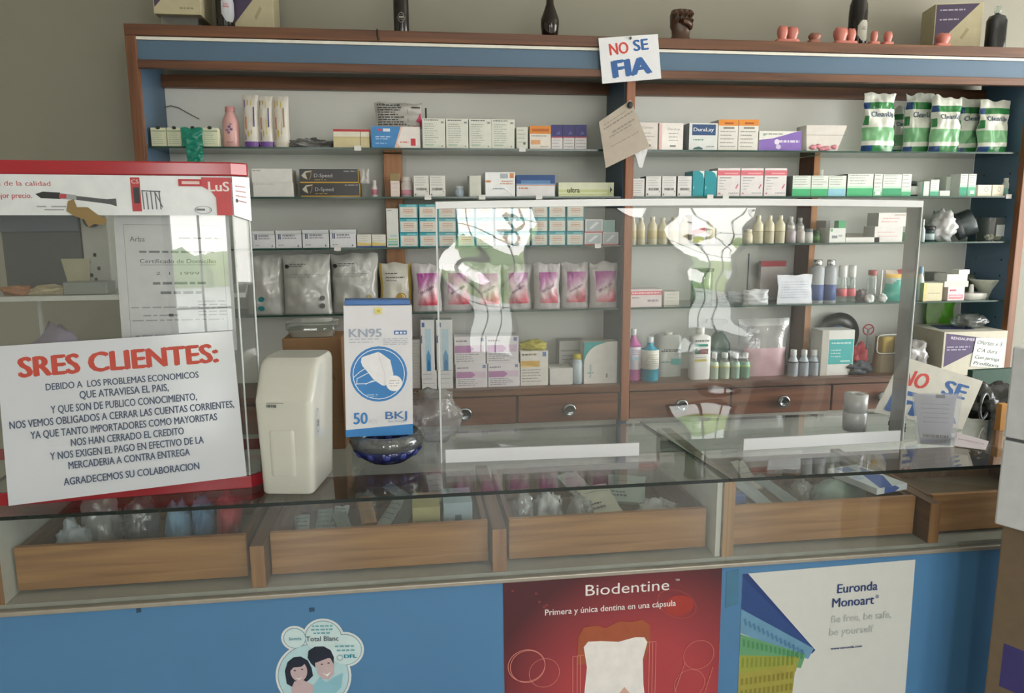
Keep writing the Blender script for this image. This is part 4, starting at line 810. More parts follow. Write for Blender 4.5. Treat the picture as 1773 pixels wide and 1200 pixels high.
for nm, lo, hi in (('left', (789, 844, 630.5), (787, 841, 583)), ('right', (845, 900, 629), (842.5, 898, 582))):
    carton(*lo, 5, f'white carton with purple band, lower of the {nm} pair on the drawer top', pk(), '#dfdadd', d=.08, group='purple-banded cartons')
    c = place(*lo, 5); x, w, h, z_ = c
    carton(hi[0], hi[1], hi[2], 5, f'white carton with purple band, upper of the {nm} pair on the drawer top', pk(), '#dfdadd', d=.08, z=.917 + h, group='purple-banded cartons')
carton(901, 949, 608, 5, 'white carton with yellow band under the yellow crumpled bag', [('R', 0, .55, .7, .72, '#d8b060'), ('R', .0, .53, .4, .58, '#e6cf9a'), ('R', .8, .84, .93, .97, '#5f7ab0'), ('L', .06, .6, .88, .05, '#8a7a60')] + lines(5, .12, .45, '#9a968c', .06, .8, .025), '#dedad2', d=.08)
c = place(901, 949, 608, 5); blob(c[0] + .002, 2.62, c[3] + c[2], .045, .03, .019, '#b9b04a', 12, 'yellow crumpled bag on the yellow-banded carton', amp=.7)
carton(952, 992, 638, 5, 'low plain white carton right of the yellow-banded carton', [], '#d4d2ce', d=.09)
carton(968, 1012, 590, 5, 'grey-white carton standing behind the low plain one', [('R', .05, .72, .9, .76, '#9a9a9a'), ('C', .3, .4, .14, .12, '#a8a8aa')] + lines(2, .5, .6), '#bdbcba', Y=2.68)
bottle(993, 1011, 614, 5, 'slim pale blue vial with yellow cap before the teal carton', '#bcd0da', '#c9b84a', .7, .9, .17, (.1, .7, '#c9d8e0'), 2.58)
N_ = 8
arc = [(0, 1), (.7, 1)] + [(.62 - .62 * math.sin(i / N_ * 1.57), 1 - .5 * (1 - math.cos(i / N_ * 1.57)) - .04) for i in range(1, N_ + 1)]
carton(1011, 1069, 592, 5, 'broad white carton with teal curved corner by the partition', [('P', arc, '#2f9c9c'), ('T', 'Xylestesin', .22, .3, .06, '#4a9a9a', .4, 0, 1.57), ('L', .1, .3, .25, .02, '#5fa8a8'), ('R', .66, .14, .71, .24, '#8f9492')], '#dedcd6', d=.06)
# ---- drawer top, right bay
pinkl = K('#c66aa8', .25); aqua = K('#159ab8', .25)
bottle(1087, 1114, 571, 5, 'pink liquid bottle with white label against the partition', pinkl, '#e6e6e4', .3, .72, .12, (.22, .66, '#dcd6de'), 2.6, items=[('C', .5, .44, .2, .04, '#a8c8dc')] + [('L', .25, .75, .52 + .04 * k, .012, '#8a7a9a') for k in range(3)])
bottle(1115, 1145, 586, 5, 'aqua liquid bottle with white label next to the pink one', aqua, '#dfe6e8', .3, .72, .12, (.28, .72, '#d6d6cc'), 2.58, items=[('L', .2, .8, .36 + .05 * k, .012, '#9a9a8a') for k in range(6)])
x, w, h, zz = place(1142, 1185, 578, 5, 2.64)
t = thing('large_bottle', 'large milky clear bottle with teal print behind the white bottle', 'bottle', (x, 2.69, zz))
o_ = MB().loft([(0, w * .5, .04, 4), (h * .9, w * .5, .04, 4), (h * .95, w * .42, .034, 3)], K('#c9cdca', .2), 28); o_.deco(FR((-w / 2, -.0405, 0), (w, 0, 0), (0, 0, h), (0, -1, 0), .0004), w, h, [('L', .1, .9, .58, .03, '#4a4d52'), ('L', .2, .9, .62, .02, '#6a6d72'), ('R', .5, .28, .9, .42, '#6ac0bc'), ('L', .1, .6, .33, .03, '#7ab0ac')]); o_.build('bottle_body', t)
MB().lathe([(.016, h * .95), (.016, h)], WHITE, 20).build('cap', t)
bottle(1198, 1232, 568, 5, 'square-shouldered white bottle with teal and yellow print', K('#e0e0de', .35), '#e6e6e2', .36, .93, .12, None, 2.58, p=5, flat=.6, items=[('L', .15, .85, .74, .03, '#5a6a70'), ('R', .12, .645, .8, .69, '#2f9a86'), ('P', [(.15, .5), (.15, .6), (.3, .57), (.5, .6), (.82, .6), (.82, .5)], '#8a5a5a'), ('P', [(.15, .5), (.2, .62), (.4, .55), (.4, .5)], '#3f6a5a'), ('R', .15, .36, .75, .4, '#c2b04a'), ('L', .15, .7, .43, .015, '#b0a0a8')])
x, w, h, zz = place(1234, 1268, 556, 5, 2.68)
t = thing('spray_bottle', 'grey-green trigger spray bottle behind the four small bottles', 'bottle', (x, 2.72, zz))
MB().loft([(0, w * .55, .03, 3), (h * .55, w * .55, .03, 3), (h * .72, w * .3, .02, 2), (h * .78, .012, .012, 2)], K('#5f7a6e', .25), 24).build('bottle_body', t)
MB().prism([(-.012, h * .78), (.012, h * .78), (.012, h * .9), (.03, h * .93), (.03, h), (-.05, h * 1.02), (-.055, h * .94), (-.02, h * .9)], -.01, .01, K('#c9cbc9', .3)).build('trigger_head', t, bevel=.002)
for i, (a, b, c_) in enumerate(((1232, 1247, '#b9cdb8'), (1249, 1267, '#bccdb9'), (1269, 1284, '#9fbfb2'), (1285, 1302, '#7fae96'))):
    bottle(a, b, 612, 5, lab[i] + ' small clear bottle with pale liquid between white bottle and zip bag', K(c_, .2), '#dcdedc', .5, .72, .2, (.44, .52, ('#c9c07a', '#c0c88a', '#a8c08a', '#9ac06a')[i]), 2.58, group='small bottles with greenish liquid', neckmat=CLEARB)
put_pouch(1283, 1372, 553, 5, 'bulging clear zip bag of pinkish powder on the drawer top', POLY, 'zip_bag', 'bag', .07, 2.6, None, seed=80, crump=.007, colfn=lambda u, v: K('#c9a9b0', .35) if v < .5 and .06 < u < .95 else (POLYW if v > .85 else POLY))
for i, (a, b) in enumerate(((1369, 1386), (1388, 1404), (1405, 1422))):
    bottle(a, b, 607, 5, lab[i] + ' small white-capped bottle with black line beside the zip bag', K('#b4bfca', .25), '#dcdee0', .5, .66, .22, (.52, .56, '#2c2e34'), 2.58, group='small bottles with black line')
carton(1422, 1478, 572, 5, 'tall white carton with turquoise label panel by the black disc', [('R', .22, .25, .98, .8, '#3fb0b0'), ('L', .3, .9, .7, .03, '#cfe8e6'), ('L', .3, .6, .55, .02, '#cfe8e6'), ('L', .3, .6, .48, .02, '#cfe8e6'), ('L', .3, .6, .41, .02, '#cfe8e6'), ('R', .6, .3, .9, .33, '#cfe8e6'), ('R', 0, 0, .2, 1, '#b8b6ac')], '#dedfda', d=.08)
ac = atY(1451, 582, 2.755); r = (atY(1490, 580, 2.755).x - atY(1413, 580, 2.755).x) / 2
t = thing('black_disc', 'black disc with blue centre label leaning on the back panel', 'disc', (ac.x, 2.765, max(ac.z, .917 + r)), (math.radians(96), 0, 0))
rz_ = r
MB().lathe([(.004, -.0015), (r, -.0015), (r, .0015), (r * .5, .0015)], K('#1d1f20', .3), 48).build('disc_body', t)
MB().lathe([(.003, .0016), (r * .46, .0018), (r * .46, .0022), (.003, .0022)], K('#3f6a90', .4), 40).build('centre_label', t)
blob(*(lambda p: (p[0], 2.64, p[3]))(place(1478, 1515, 600, 5, 2.6)), .034, .03, .055, '#b23a44', 14, 'crumpled red bag beside the turquoise-labelled carton', amp=.9)
x, w, h, zz = place(1468, 1514, 628, 5, 2.57); blob(x, 2.59, zz, w / 2, .02, h * .55, '#2c343a', 15, 'dark crumpled bag lying before the red bag', amp=.8)
a = atY(1509, 572, 2.66)
t = thing('valve_wheel', 'small red spoked wheel on a thin stem among the clutter', 'wheel', (a.x, 2.68, .917))
hz = a.z - .917
MB().tube([(.022 * math.cos(i * math.pi / 12), 0, hz + .02 * math.sin(i * math.pi / 12)) for i in range(24)], .0028, K('#a8323e', .3), closed=True).build('rim', t)
mb = MB(); [mb.tube([(0, 0, hz), (.022 * math.cos(k), 0, hz + .02 * math.sin(k))], .002, K('#a8323e', .3), 6) for k in (.5, 2.6, 4.7)]; mb.build('spoke', t)
MB().lathe([(.02, 0), (.02, .006), (.004, .01), (.004, hz)], K('#8a8d90', .3, .8), 12).build('stem', t)
x, w, h, zz = place(1516, 1556, 580, 5, 2.6)
t = thing('gold_tin', 'golden tin in a white rounded wire frame on the drawer top', 'tin', (x, 2.62, zz))
zb = h * .52
MB().loft([(zb, w * .38, .02, 3), (h * .95, w * .38, .02, 3)], K('#a08a48', .25, .6), 24).build('tin_body', t)
pts = [(w * .5 * (abs(math.cos(q)) ** .4) * (1 if math.cos(q) > 0 else -1), -.024, zb + (h - zb) / 2 + (h - zb) * .52 * (abs(math.sin(q)) ** .4) * (1 if math.sin(q) > 0 else -1)) for q in [i * 2 * math.pi / 32 for i in range(32)]]
MB().tube(pts, .0022, K('#d6d8d6', .25), closed=True).build('wire_frame', t)
MB().loft([(0, w * .45, .024, 3), (zb - .001, w * .4, .022, 3)], K('#8f8060', .3), 24).build('foot', t)
blob(*(lambda p: (1.868, 2.565, p[3]))(place(1578, 1632, 568, 5, 2.62)), .05, .045, .075, POLYW, 16, 'white plastic bag sagging between screen edge and carton', amp=.6)
gp = K('#6fc03a', .35)
put_pouch(1603, 1652, 524, 5, 'lime green leaf-shaped packet behind the white plastic bag', gp, 'packet', 'packet', .02, 2.735, None, seed=83, crump=.01, colfn=lambda u, v: gp if abs(u - .25 - v * .6) < .24 else K('#9fc08a', .4))
# carton with handwritten note
a = atY(1643, 566, 2.5); b = atY(1628, 630, 2.5)
t = thing('supply_carton', 'cream supply carton with dark purple triangle under the handwritten note', 'box', (2.068, 2.5, .918), math.radians(-1))
w, h = .255, .165
mb = MB().box(-w / 2, w / 2, 0, .22, 0, h, K('#c9c5b4', .5), top=K('#b7b4a8', .5))
mb.deco(FR((-w / 2, 0, 0), (w, 0, 0), (0, 0, h), (0, -1, 0)), w, h, [('P', [(.03, .2), (.03, .97), (.86, .8)], '#54486a'), ('T', 'RENSAUMERICA', .36, .8, .06, '#cfc8d8', .5, .02, -.1), ('L', .06, .42, .64, .03, '#a8a0b8'), ('L', .06, .36, .58, .03, '#a8a0b8')])
mb.deco(FR((-w / 2, 0, h), (w, 0, 0), (0, .22, 0), (0, 0, 1)), w, .22, [('P', [(.12, .3), (.62, .2), (.72, .75), (.25, .8)], '#3f3f6a')])
mb.build('carton_body', t, bevel=.0015)
m = Matrix.Translation((2.068, 2.5, .918)) @ Matrix.Rotation(math.radians(-1), 4, 'Z')
q = [m @ Vector(p) for p in ((-.012, -.002, .035), (.118, -.002, .022), (.124, -.002, .135), (0.0, -.002, .142))]
ink = K('#2a3040', .5)
tag(sheet(*q, K('#dfe8e2', .6), [('T', 'Ofertas x 5', .46, .76, .13, ink, .82, 0, -.05, .25), ('T', "C'A dura", .42, .5, .12, ink, .66, 0, -.05, .25), ('T', 'Con jeringa', .46, .26, .11, ink, .8, 0, -.05, .25), ('T', 'Profilaxis', .46, .05, .11, ink, .8, 0, -.05, .25)], .0006).build('note'), 'handwritten pale offer note stuck on the cream supply carton', 'note')
blob(2.11, 2.6, .919 + h, .06, .05, .028, CLEARB, 18, 'clear crumpled wrap lying on the cream supply carton', amp=.6)

# ================================================================== ON TOP OF THE CABINET
TZ = 2.0935
def topx(x0, x1, yt, Y=2.58):
    A, B = atY(x0, yt, Y).x, atY(x1, yt, Y).x; return (A + B) / 2, B - A, atY((x0 + x1) / 2, yt, Y).z - TZ
cream = K('#b9b193', .6); purp = K('#453a56', .5)
def supply(x, y, z, w, d, h, label, rz=0, left=True, txt=True):
    mb = MB().box(-w / 2, w / 2, 0, d, 0, h, cream)
    it = [('P', [(.02, .98), (.92, .98), (.02, .12)], purp)] if left else []
    it += [('P', [(.55, .3), (.68, .5), (.74, .46), (.6, .26)], '#a09676'), ('L', .55, .85, .1, .03, '#8f866a')]
    if txt: it += [('L', .1, .62, .85, .03, '#a8a0b4'), ('L', .1, .5, .66, .03, '#a8a0b4')]
    mb.deco(FR((-w / 2, 0, 0), (w, 0, 0), (0, 0, h), (0, -1, 0)), w, h, it)
    return tag(mb.build('supply_carton', loc=(x, y, z), rot=rz, bevel=.0015), label, 'box')
x, w, h = topx(278, 342, 29, 2.6)
tag(MB().box(-w / 2, w / 2, 0, .12, 0, h, CLEARB).build('clear_box', loc=(x, 2.6, TZ)), 'clear flat box of blue bits under the left cream carton, cabinet top', 'box')
mb = MB(); mb.box(-w * .4, w * .4, .02, .1, .001, h * .7, K('#4f5668', .5)); mb.box(-w * .2, w * .1, .015, .02, .001, h * .8, K('#b9bcc0', .5))
x2, w2, _ = topx(268, 349, 29, 2.58)
supply(x2, 2.575, TZ + h + .001, w2, .15, .16, 'cream carton with purple triangle atop the clear flat box, cabinet top', 0)
x, w, _ = topx(400, 463, 40, 2.64); supply(x + .01, 2.64, TZ, w + .02, .13, .17, 'cream carton behind the dark bottle with white hexagon label')
dk = K('#16100e', .12)
def topbottle(x0, x1, yref, prof, label, mat, name='bottle', Y=2.6, cat='bottle', capm=None, H=.2):
    x, w, h = topx(x0, x1, yref, Y); r = w / 2
    o = MB().lathe([(a * r, b * H) for a, b in prof], mat, 28).build(name, loc=(x, Y + r, TZ)); return tag(o, label, cat), x, r
wine = [(.9, 0), (1, .02), (1, .5), (.95, .6), (.6, .74), (.34, .82), (.3, .97), (.34, .975), (.34, 1), (.2, 1)]
o, x, r = topbottle(371, 403, 30, wine, 'dark bottle with white hexagon label on the cabinet top', dk, H=.25)
hexa = lambda a, b, m: [('P', [(a, .5), (a + .18, .9), (b - .18, .9), (b, .5), (b - .18, .1), (a + .18, .1)], m)]
def wraplabel(parent, r, z0, z1, items, wdt=1.2, name='label_print'):
    mb = MB(); fr = lambda u, v, k: Vector((r * 1.004 * math.sin((u - .5) * wdt * 1.0), -r * (1.004) * math.cos((u - .5) * wdt) - .0004 * k, z0 + (z1 - z0) * v))
    mb.deco(fr, r * wdt, z1 - z0, items); return mb.build(name, parent)
# facets follow the glass: built as narrow strips
def striplabel(parent, r, z0, z1, prof, mat, a0=-.75, a1=.75, n=10):
    mb = MB()
    for i in range(n):
        p, q = a0 + (a1 - a0) * i / n, a0 + (a1 - a0) * (i + 1) / n; hp, hq = prof(i / n), prof((i + 1) / n); zm = (z0 + z1) / 2; hh = (z1 - z0) / 2
        f = lambda a, z: (r * 1.01 * math.sin(a), -r * 1.01 * math.cos(a), z)
        mb.add([f(p, zm - hh * hp), f(q, zm - hh * hq), f(q, zm + hh * hq), f(p, zm + hh * hp)], [(0, 1, 2, 3)], mat)
    return mb.build('label', parent)
hx = lambda t: .45 + .55 * min(1, (1 - abs(2 * t - 1)) * 1.8)
striplabel(o, r, .028, .11, hx, K('#b9bcc4', .5), -.2, 1.5)
wraplabel(o, r * 1.012, .05, .09, [('L', .5, .95, .5, .12, '#c06a70'), ('L', .55, .9, .7, .08, '#c06a70')], 1.4)
o, x, r = topbottle(681, 708, 25, [(.94, 0), (1, .03), (1, .6), (.9, .7), (.45, .85), (.4, 1), (.2, 1)], 'straight dark bottle with pale round line emblem on the cabinet top', dk, H=.22)
wraplabel(o, r * 1.006, .035, .075, [('O', .5, .5, .3, .4, '#8f8d8a', .12), ('L', .3, .72, .45, .14, '#a8a6a2'), ('O', .5, .5, .42, .2, '#7a7876', .1)], 1.4)
topbottle(939, 971, 30, [(.72, 0), (.8, .02), (1, .36), (.98, .46), (.7, .62), (.42, .78), (.36, 1), (.2, 1)], 'glossy brown vase-shaped bottle on the cabinet top', K('#1d100c', .1), H=.15)
o, x, r = topbottle(1478, 1507, 60, wine, 'dark wine bottle with grey hexagon label among the pink tooth models', dk, H=.26, Y=2.63)
striplabel(o, r, .03, .10, hx, K('#a8a79c', .5), -.5, 1.1)
wraplabel(o, r * 1.012, .05, .085, [('L', .45, .85, .5, .1, '#6a6a64'), ('L', .5, .8, .7, .08, '#6a6a64')], 1.4)
x, w, h = topx(1722, 1750, 8, 2.6)
t = thing('flat_bottle', 'squared black bottle with clear stopper at the right end of the cabinet top', 'bottle', (x, 2.62, TZ))
MB().loft([(0, w * .5, .02, 6), (h * .68, w * .5, .02, 6), (h * .78, w * .42, .018, 3), (h * .82, .009, .009, 2), (h * .84, .009, .009, 2)], K('#14161c', .12), 28).build('bottle_body', t)
MB().lathe([(.01, h * .84), (.012, h * .86), (.012, h * .97), (.008, h)], CLEARB, 18).build('stopper', t)
# carved fist
x, w, h = topx(1163, 1200, 13, 2.6)
br = K('#4a3020', .35, 0, .25, 60)
mb = MB(); mb.loft([(0, .036, .026, 3, -.002, 0), (.016, .034, .024, 3, -.002, 0), (.02, .030, .021, 2.5), (h * .36, .031, .022, 2.5), (h * .46, .036, .024, 3), (h * .8, .037, .025, 3.4), (h * .93, .033, .022, 3), (h * .96, .015, .012, 2)], br, 24)
for i in range(4):
    xx = -.027 + i * .0175; zt = h * (.86 - .02 * abs(i - 1.4))
    mb.tube([(xx, .004, zt + .004), (xx, -.018, zt + .002), (xx, -.03, zt - .008), (xx, -.031, zt - .024), (xx, -.022, zt - .034)], [.0085, .0095, .0095, .009, .007], br, 10)
mb.tube([(.027, -.012, h * .42), (.024, -.024, h * .48), (.01, -.035, h * .53), (-.006, -.037, h * .55)], [.01, .0105, .0095, .007], br, 10)
tag(mb.build('carved_fist', loc=(x, 2.61, TZ)), 'small brown carved clenched fist on the cabinet top', 'carving')
# tooth models
tk = K('#c27468', .25); tk2 = K('#8f5a4a', .4)
def tooth(parent, x, y, w, h, z0=.008, mat=tk, name='tooth_crown'):
    secs = [(0, w * .36, w * .3, 2.4), (h * .2, w * .42, w * .36, 2.4), (h * .5, w * .5, w * .44, 2.6), (h * .75, w * .47, w * .42, 2.6), (h * .9, w * .38, w * .34, 2.6), (h * .96, w * .15, w * .12, 2)]
    mb = MB(); mb.loft([(z0 + q[0],) + q[1:] for q in secs], mat, 20, x, y)
    for sx_ in (-1, 1): mb.ball((x + sx_ * w * .2, y - .001, z0 + h * .9), w * .2, w * .26, h * .11, mat, 12)
    return mb.build(name, parent)
def toothmodel(teeth, base, label, mat=tk):
    xs = [atY(v, 60, 2.548).x for v in base]; cx_ = (xs[0] + xs[1]) / 2
    t = thing('tooth_model', label, 'tooth model', (cx_, 2.556, TZ))
    MB().loft([(0, (xs[1] - xs[0]) / 2, .014, 5), (.008, (xs[1] - xs[0]) / 2 * .96, .013, 5)], mat, 24).build('base', t)
    for a, b, yt in teeth:
        x, w, h = topx(a, b, yt, 2.552); tooth(t, x - cx_, 0, w, h - .008, mat=mat)
toothmodel([(1348, 1365, 44), (1364, 1383, 46)], (1345, 1386), 'pink tooth model with two crowns nearest the carved fist')
toothmodel([(1402, 1422, 57)], (1402, 1422), 'single squat brownish tooth model on the cabinet top', tk2)
toothmodel([(1446, 1468, 47), (1468, 1483, 49)], (1447, 1487), 'pink tooth model with two crowns next to the wine bottle')
toothmodel([(1510, 1521, 53)], (1507, 1525), 'slim pink tooth model first past the wine bottle')
toothmodel([(1533, 1546, 54)], (1530, 1549), 'slim pink tooth model second past the wine bottle')
toothmodel([(1624, 1646, 57)], (1622, 1648), 'rounded pink tooth model in front of the purple-triangle carton')
xa, xb_ = atY(1627, 40, 2.64).x, atY(1699, 40, 2.64).x
supply((xa + xb_) / 2 - .005, 2.645, TZ, xb_ - xa, .12, atY(1660, 5, 2.645).z - TZ, 'cream carton with purple triangle at the right, behind the round tooth model', math.radians(-14))
# wire hook on the top edge
a = atY(653, 60, 2.53); tag(MB().tube([(0, .016, .031), (0, -.001, .03), (0, -.005, .01), (.004, -.005, -.004), (.008, -.004, .004)], .0022, BLACK).build('wire_hook', loc=(a.x, 2.535, 2.064)), 'little black wire hook on the front edge of the cabinet top', 'hook')
# NO SE FIA card pinned to the fascia
q = [atY(*p, 2.532) for p in ((1043, 145), (1145, 136), (1139, 59), (1036, 66))]
red, blu = K('#c8433c', .5), K('#2c5ea0', .5)
nsf = [('T', 'NO', .33, .62, .25, red, .31, .03, .05), ('T', 'SE', .70, .67, .24, blu, .24, .03, .05), ('T', 'FIA', .52, .13, .37, blu, .62, .05, .05)]
t = thing('price_card', 'white card reading NO SE FIA pinned to the cabinet fascia', 'sign')
sheet(*q, PAPER, nsf).build('card', t); a = atY(1092, 66, 2.53); MB().ball((a.x, 2.529, a.z), .004, .004, .005, K('#5a6a5a', .3), 10).build('pin', t)
q = [atY(*p, 2.53) for p in ((1049, 291), (1125, 254), (1092, 173), (1037, 211))]
t = thing('paper_note', 'tilted grey paper note pinned to the middle partition', 'note')
sheet(*q, K('#b3a99c', .7), [('L', .12, .75, .86, .015, '#8a8078'), ('L', .1, .95, .78, .02, '#7a7068'), ('L', .3, .9, .62, .03, '#8f857c'), ('L', .2, .8, .56, .02, '#8f857c'), ('L', .2, .9, .36, .02, '#958b82')], .0006).build('sheet', t)
a = atY(1091, 182, 2.526); MB().ball((a.x, 2.525, a.z), .010, .004, .0115, K('#23251f', .4), 14).build('pin', t)
a = atY(1110, 290, 2.53); x0_, x1_ = atY(1099, 260, 2.53), atY(1123, 258, 2.53)
tag(sheet((a.x - .004, 2.537, a.z), (a.x + .006, 2.537, a.z), (x1_.x, 2.537, x1_.z), (x0_.x, 2.537, x0_.z), POLYW, (), .0006).build('film_scrap'), 'small lilac plastic scrap peeking below the pinned paper note', 'film')
# price tags clipped to shelf edges
for i, (x, S, l) in enumerate(((905, 1, 'white price tag under the small white and orange-topped cartons'), (619, 1, 'white price tag under the red-edged carton'), (741, 2, 'white price tag under the barcode cartons of the left bay'), (835, 2, 'white price tag under the slim blank carton'), (934, 2, 'white price tag under the blue-topped carton'), (1231, 2, 'white price tag under the teal arc cartons'), (1258, 2, 'white price tag under the first pink-band carton'), (584, 3, 'white price tag under the fourth twin-bar carton'), (1036, 3, 'white price tag under the silver-windowed cartons'), (1749, 2, 'white price tag at the right end of the second shelf'))):
    Z, a0, b0, sl = SH[S]; a = atY(x, b0 + sl * (x - a0), D + .01)
    tag(MB().box(-.011, .011, 0, .0015, -.01, .006, K('#dcdcda', .5)).build('price_tag', loc=(a.x, D + .0155, Z)), l, 'price tag', 'price tags on shelf edges')

# ================================================================== ON THE COUNTER
# ---- red-rimmed display case
CZ = .9205
PB = [(-1.16, 1.60), (-.80, 1.607), (-.362, 1.642), (-.335, 1.672), (-.385, 1.94), (-1.1, 1.94), (-1.2, 1.9)]
def inset(P, e):
    cx_ = sum(p[0] for p in P) / len(P); cy_ = sum(p[1] for p in P) / len(P)
    return [(p[0] + (cx_ - p[0]) * e, p[1] + (cy_ - p[1]) * e) for p in P]
case = thing('display_case', 'clear acrylic display case with red rims at the left end of the counter', 'display case')
redm = K('#a82e38', .15, 0, .03); redd = K('#a82a34', .2, 0, .03)
def ring(P, z0, z1, m, e=.03):
    Q = inset(P, e); n = len(P); mb = MB(); vs = [(x, y, z) for z in (z0, z1) for R_ in (P, Q) for x, y in R_]
    fs = []
    for i in range(n):
        j = (i + 1) % n
        fs += [(i, j, 2 * n + j, 2 * n + i), (n + j, n + i, 3 * n + i, 3 * n + j), (2 * n + i, 2 * n + j, 3 * n + j, 3 * n + i), (j, i, n + i, n + j)]
    return mb.add(vs, fs, m)
ring(PB, CZ, .948, redm, .03).build('bottom_rim', case, bevel=.002)
ring(PB, 1.592, 1.6195, redm, .09).build('top_rim', case, bevel=.003)
MB().prism(inset(PB, .092), 1.606, 1.609, CASEG, 'Z').build('clear_lid', case)
PI_ = inset(PB, .006)
mb = ring(PI_, .949, 1.591, CASEG, .008); mb.build('clear_walls', case)
mb = MB(); edge = K('#cfd6d6', .2)
for i in (2, 3): mb.tube([(PI_[i][0], PI_[i][1], .95), (PI_[i][0], PI_[i][1], 1.515)], .0022, edge, 6)
mb.build('wall_joint', case)
PS = [(x, max(y, 1.675)) for x, y in inset(PB, .05)]; MB().prism(PS, 1.338, 1.348, K('#bfc4c2', .3), 'Z').build('inner_shelf', case)
for xx in (-.88, -.6): MB().box(xx, xx + .008, 1.9, 1.908, .95, 1.58, K('#cfd2d0', .4)).build('corner_post', case)
# printed band round the top
Lp, Rp = Vector((-.80, 1.606, 1.514)), Vector((-.3625, 1.641, 1.512))
hB = Vector((0, 0, .0785))
bandit = [('T', 'za de la calidad', .12, .72, .12, '#b5404a', .23, .0), ('T', 'mejor precio.', .075, .42, .13, '#b5404a', .16, .01)]
bandit += [('P', [(.17, .52), (.20, .58), (.27, .56), (.27, .40), (.19, .42)], '#2b2d30'), ('P', [(.27, .55), (.335, .50), (.335, .38), (.27, .40)], '#9aa0a4'), ('P', [(.335, .48), (.46, .40), (.50, .42), (.50, .22), (.47, .28), (.335, .38)], '#55585c'), ('R', .265, .42, .295, .52, '#b5404a'), ('L', .17, .29, .2, .03, '#9a9a9e'), ('L', .2, .28, .12, .03, '#9a9a9e')]
bandit += [('R', .565, .1, .605, .95, '#b8454c'), ('R', .575, .3, .6, .7, '#3a3d42'), ('T', 'CS', .585, .8, .1, '#e6c8c8', .03, .01)] + [('W', [(.615 + .018 * i, .15), (.612 + .018 * i, .62 - .04 * (i % 2))], '#6a6d72', .0022) for i in range(5)] + [('W', [(.61, .62), (.69, .6)], '#4a4d52', .002), ('W', [(.665, .6), (.695, .2)], '#6a6d72', .002)]
bandit += [('R', .77, .74, .93, .92, '#c0454c'), ('L', .785, .91, .79, .08, '#e8c8c8'), ('P', [(.93, .0), (.93, .45), (.91, .62), (.87, .74), (.87, .97), (1, .97), (1, .0)], '#c8545a'), ('T', 'LuS', .945, .62, .24, '#ece0e0', .09, .02), ('O', .87, .14, .038, .1, '#7a7d80', .1), ('L', .84, .9, .12, .05, '#7a7d80')]
bd = sheet(Lp + Vector((0, -.003, 0)), Rp + Vector((0, -.003, 0)), Rp + hB + Vector((0, -.003, 0)), Lp + hB + Vector((0, -.003, 0)), K('#dde2e6', .25), bandit, .0015)
bd.build('printed_band', case)
C2, C3 = Vector((-.3605, 1.6395, 1.512)), Vector((-.3325, 1.671, 1.50))
sheet(C2, C3, C3 + Vector((0, 0, .09)), C2 + hB, K('#dde2e6', .25), [('L', .15, .75, .75 - .12 * i, .03, '#c08a8e') for i in range(4)] + [('C', .2, .4, .06, .05, '#33363a')], .0015).build('printed_band', case)
MB().box(-1.16, -.8, 1.597, 1.599, 1.514, 1.591, K('#dde2e6', .25)).build('printed_band', case)
# brown paper residue on the band
mb = MB(); frc = QUAD(Lp, Rp, Rp + hB, Lp + hB); fr2 = lambda u, v, k: frc(u, v, 0) + Vector((0, -.005, 0))
mb.add([fr2(u, v, 0) for u, v in ((.29, .1), (.30, .35), (.325, .4), (.335, .2), (.38, .2), (.42, .0), (.455, -.1), (.44, -.25), (.40, -.22), (.375, -.3), (.36, -.1), (.32, -.02))], [tuple(range(12))], K('#8f7850', .8))
tag(mb.build('tape_scrap'), 'torn brown tape residue on the printed band of the red case', 'tape')
# certificate taped inside
q = [atY(*p, 1.655) for p in ((213, 612), (411, 606), (396, 374), (196, 371))]
cert = [('O', .5, .5, .0, .0, tx, .1), ('W', [(.08, .02), (.08, .93), (.93, .93), (.93, .02)], '#8f949c', .0008), ('T', 'Arba', .19, .81, .035, '#5f646e', .13), ('T', 'Certificado de Domicilio', .53, .655, .03, '#5a5f68', .66, .005), ('R', .2, .64, .86, .644, '#8a8f98'), ('L', .55, .92, .83, .012, '#7a7f88'), ('L', .2, .86, .73, .014, '#7a7f88'), ('T', '2  1  1999', .52, .57, .022, '#6a6f78', .38), ('L', .3, .76, .50, .018, '#7a7f88'), ('L', .36, .72, .43, .02, '#7a7f88')] + [('L', .68, .93, .37 - .025 * i, .008, '#9a9fa8') for i in range(5)] + [('L', .1, .7, .33, .008, '#9a9fa8'), ('L', .2, .5, .27, .01, '#9a9fa8'), ('R', .42, .265, .46, .285, '#4a4f58'), ('L', .1, .9, .235, .008, '#9a9fa8'), ('L', .12, .9, .12, .01, '#9a9fa8'), ('L', .15, .6, .085, .01, '#9a9fa8')]
tag(sheet(*q, K('#d8dae2', .5), cert[1:], .0006).build('certificate'), 'white printed certificate page inside the front of the red-rimmed case', 'paper')
# things in the case
def incase(x0, x1, y0, y1, Y): 
    a, b = atY(x0, y1, Y), atY(x1, y0, Y); return (a.x + b.x) / 2, b.x - a.x, b.z - a.z, a.z
x, w, h, z_ = incase(14, 143, 382, 432, 1.82)
t = thing('equipment_box', 'blue-grey instrument box with dial plate on the upper shelf of the case', 'device', (x, 1.80, 1.3485))
MB().box(-w / 2, w / 2, 0, .09, .0, .13, K('#3f454a', .5)).build('stand', t); MB().box(-w / 2 - .002, w / 2 + .002, -.012, .09, .1305, .205, K('#4a586a', .4)).build('cover', t, bevel=.003)
MB().box(-w * .42, w * .2, -.0135, -.0125, .195, .2, K('#c2c6c8', .4)).build('edge_strip', t)
xd, wd, hd, zd = incase(146, 186, 386, 468, 1.79)
MB().box(w / 2 + .004, w / 2 + .004 + wd, -.006, .07, 0, .2, K('#a9aba6', .5)).build('dial_plate', t, bevel=.004)
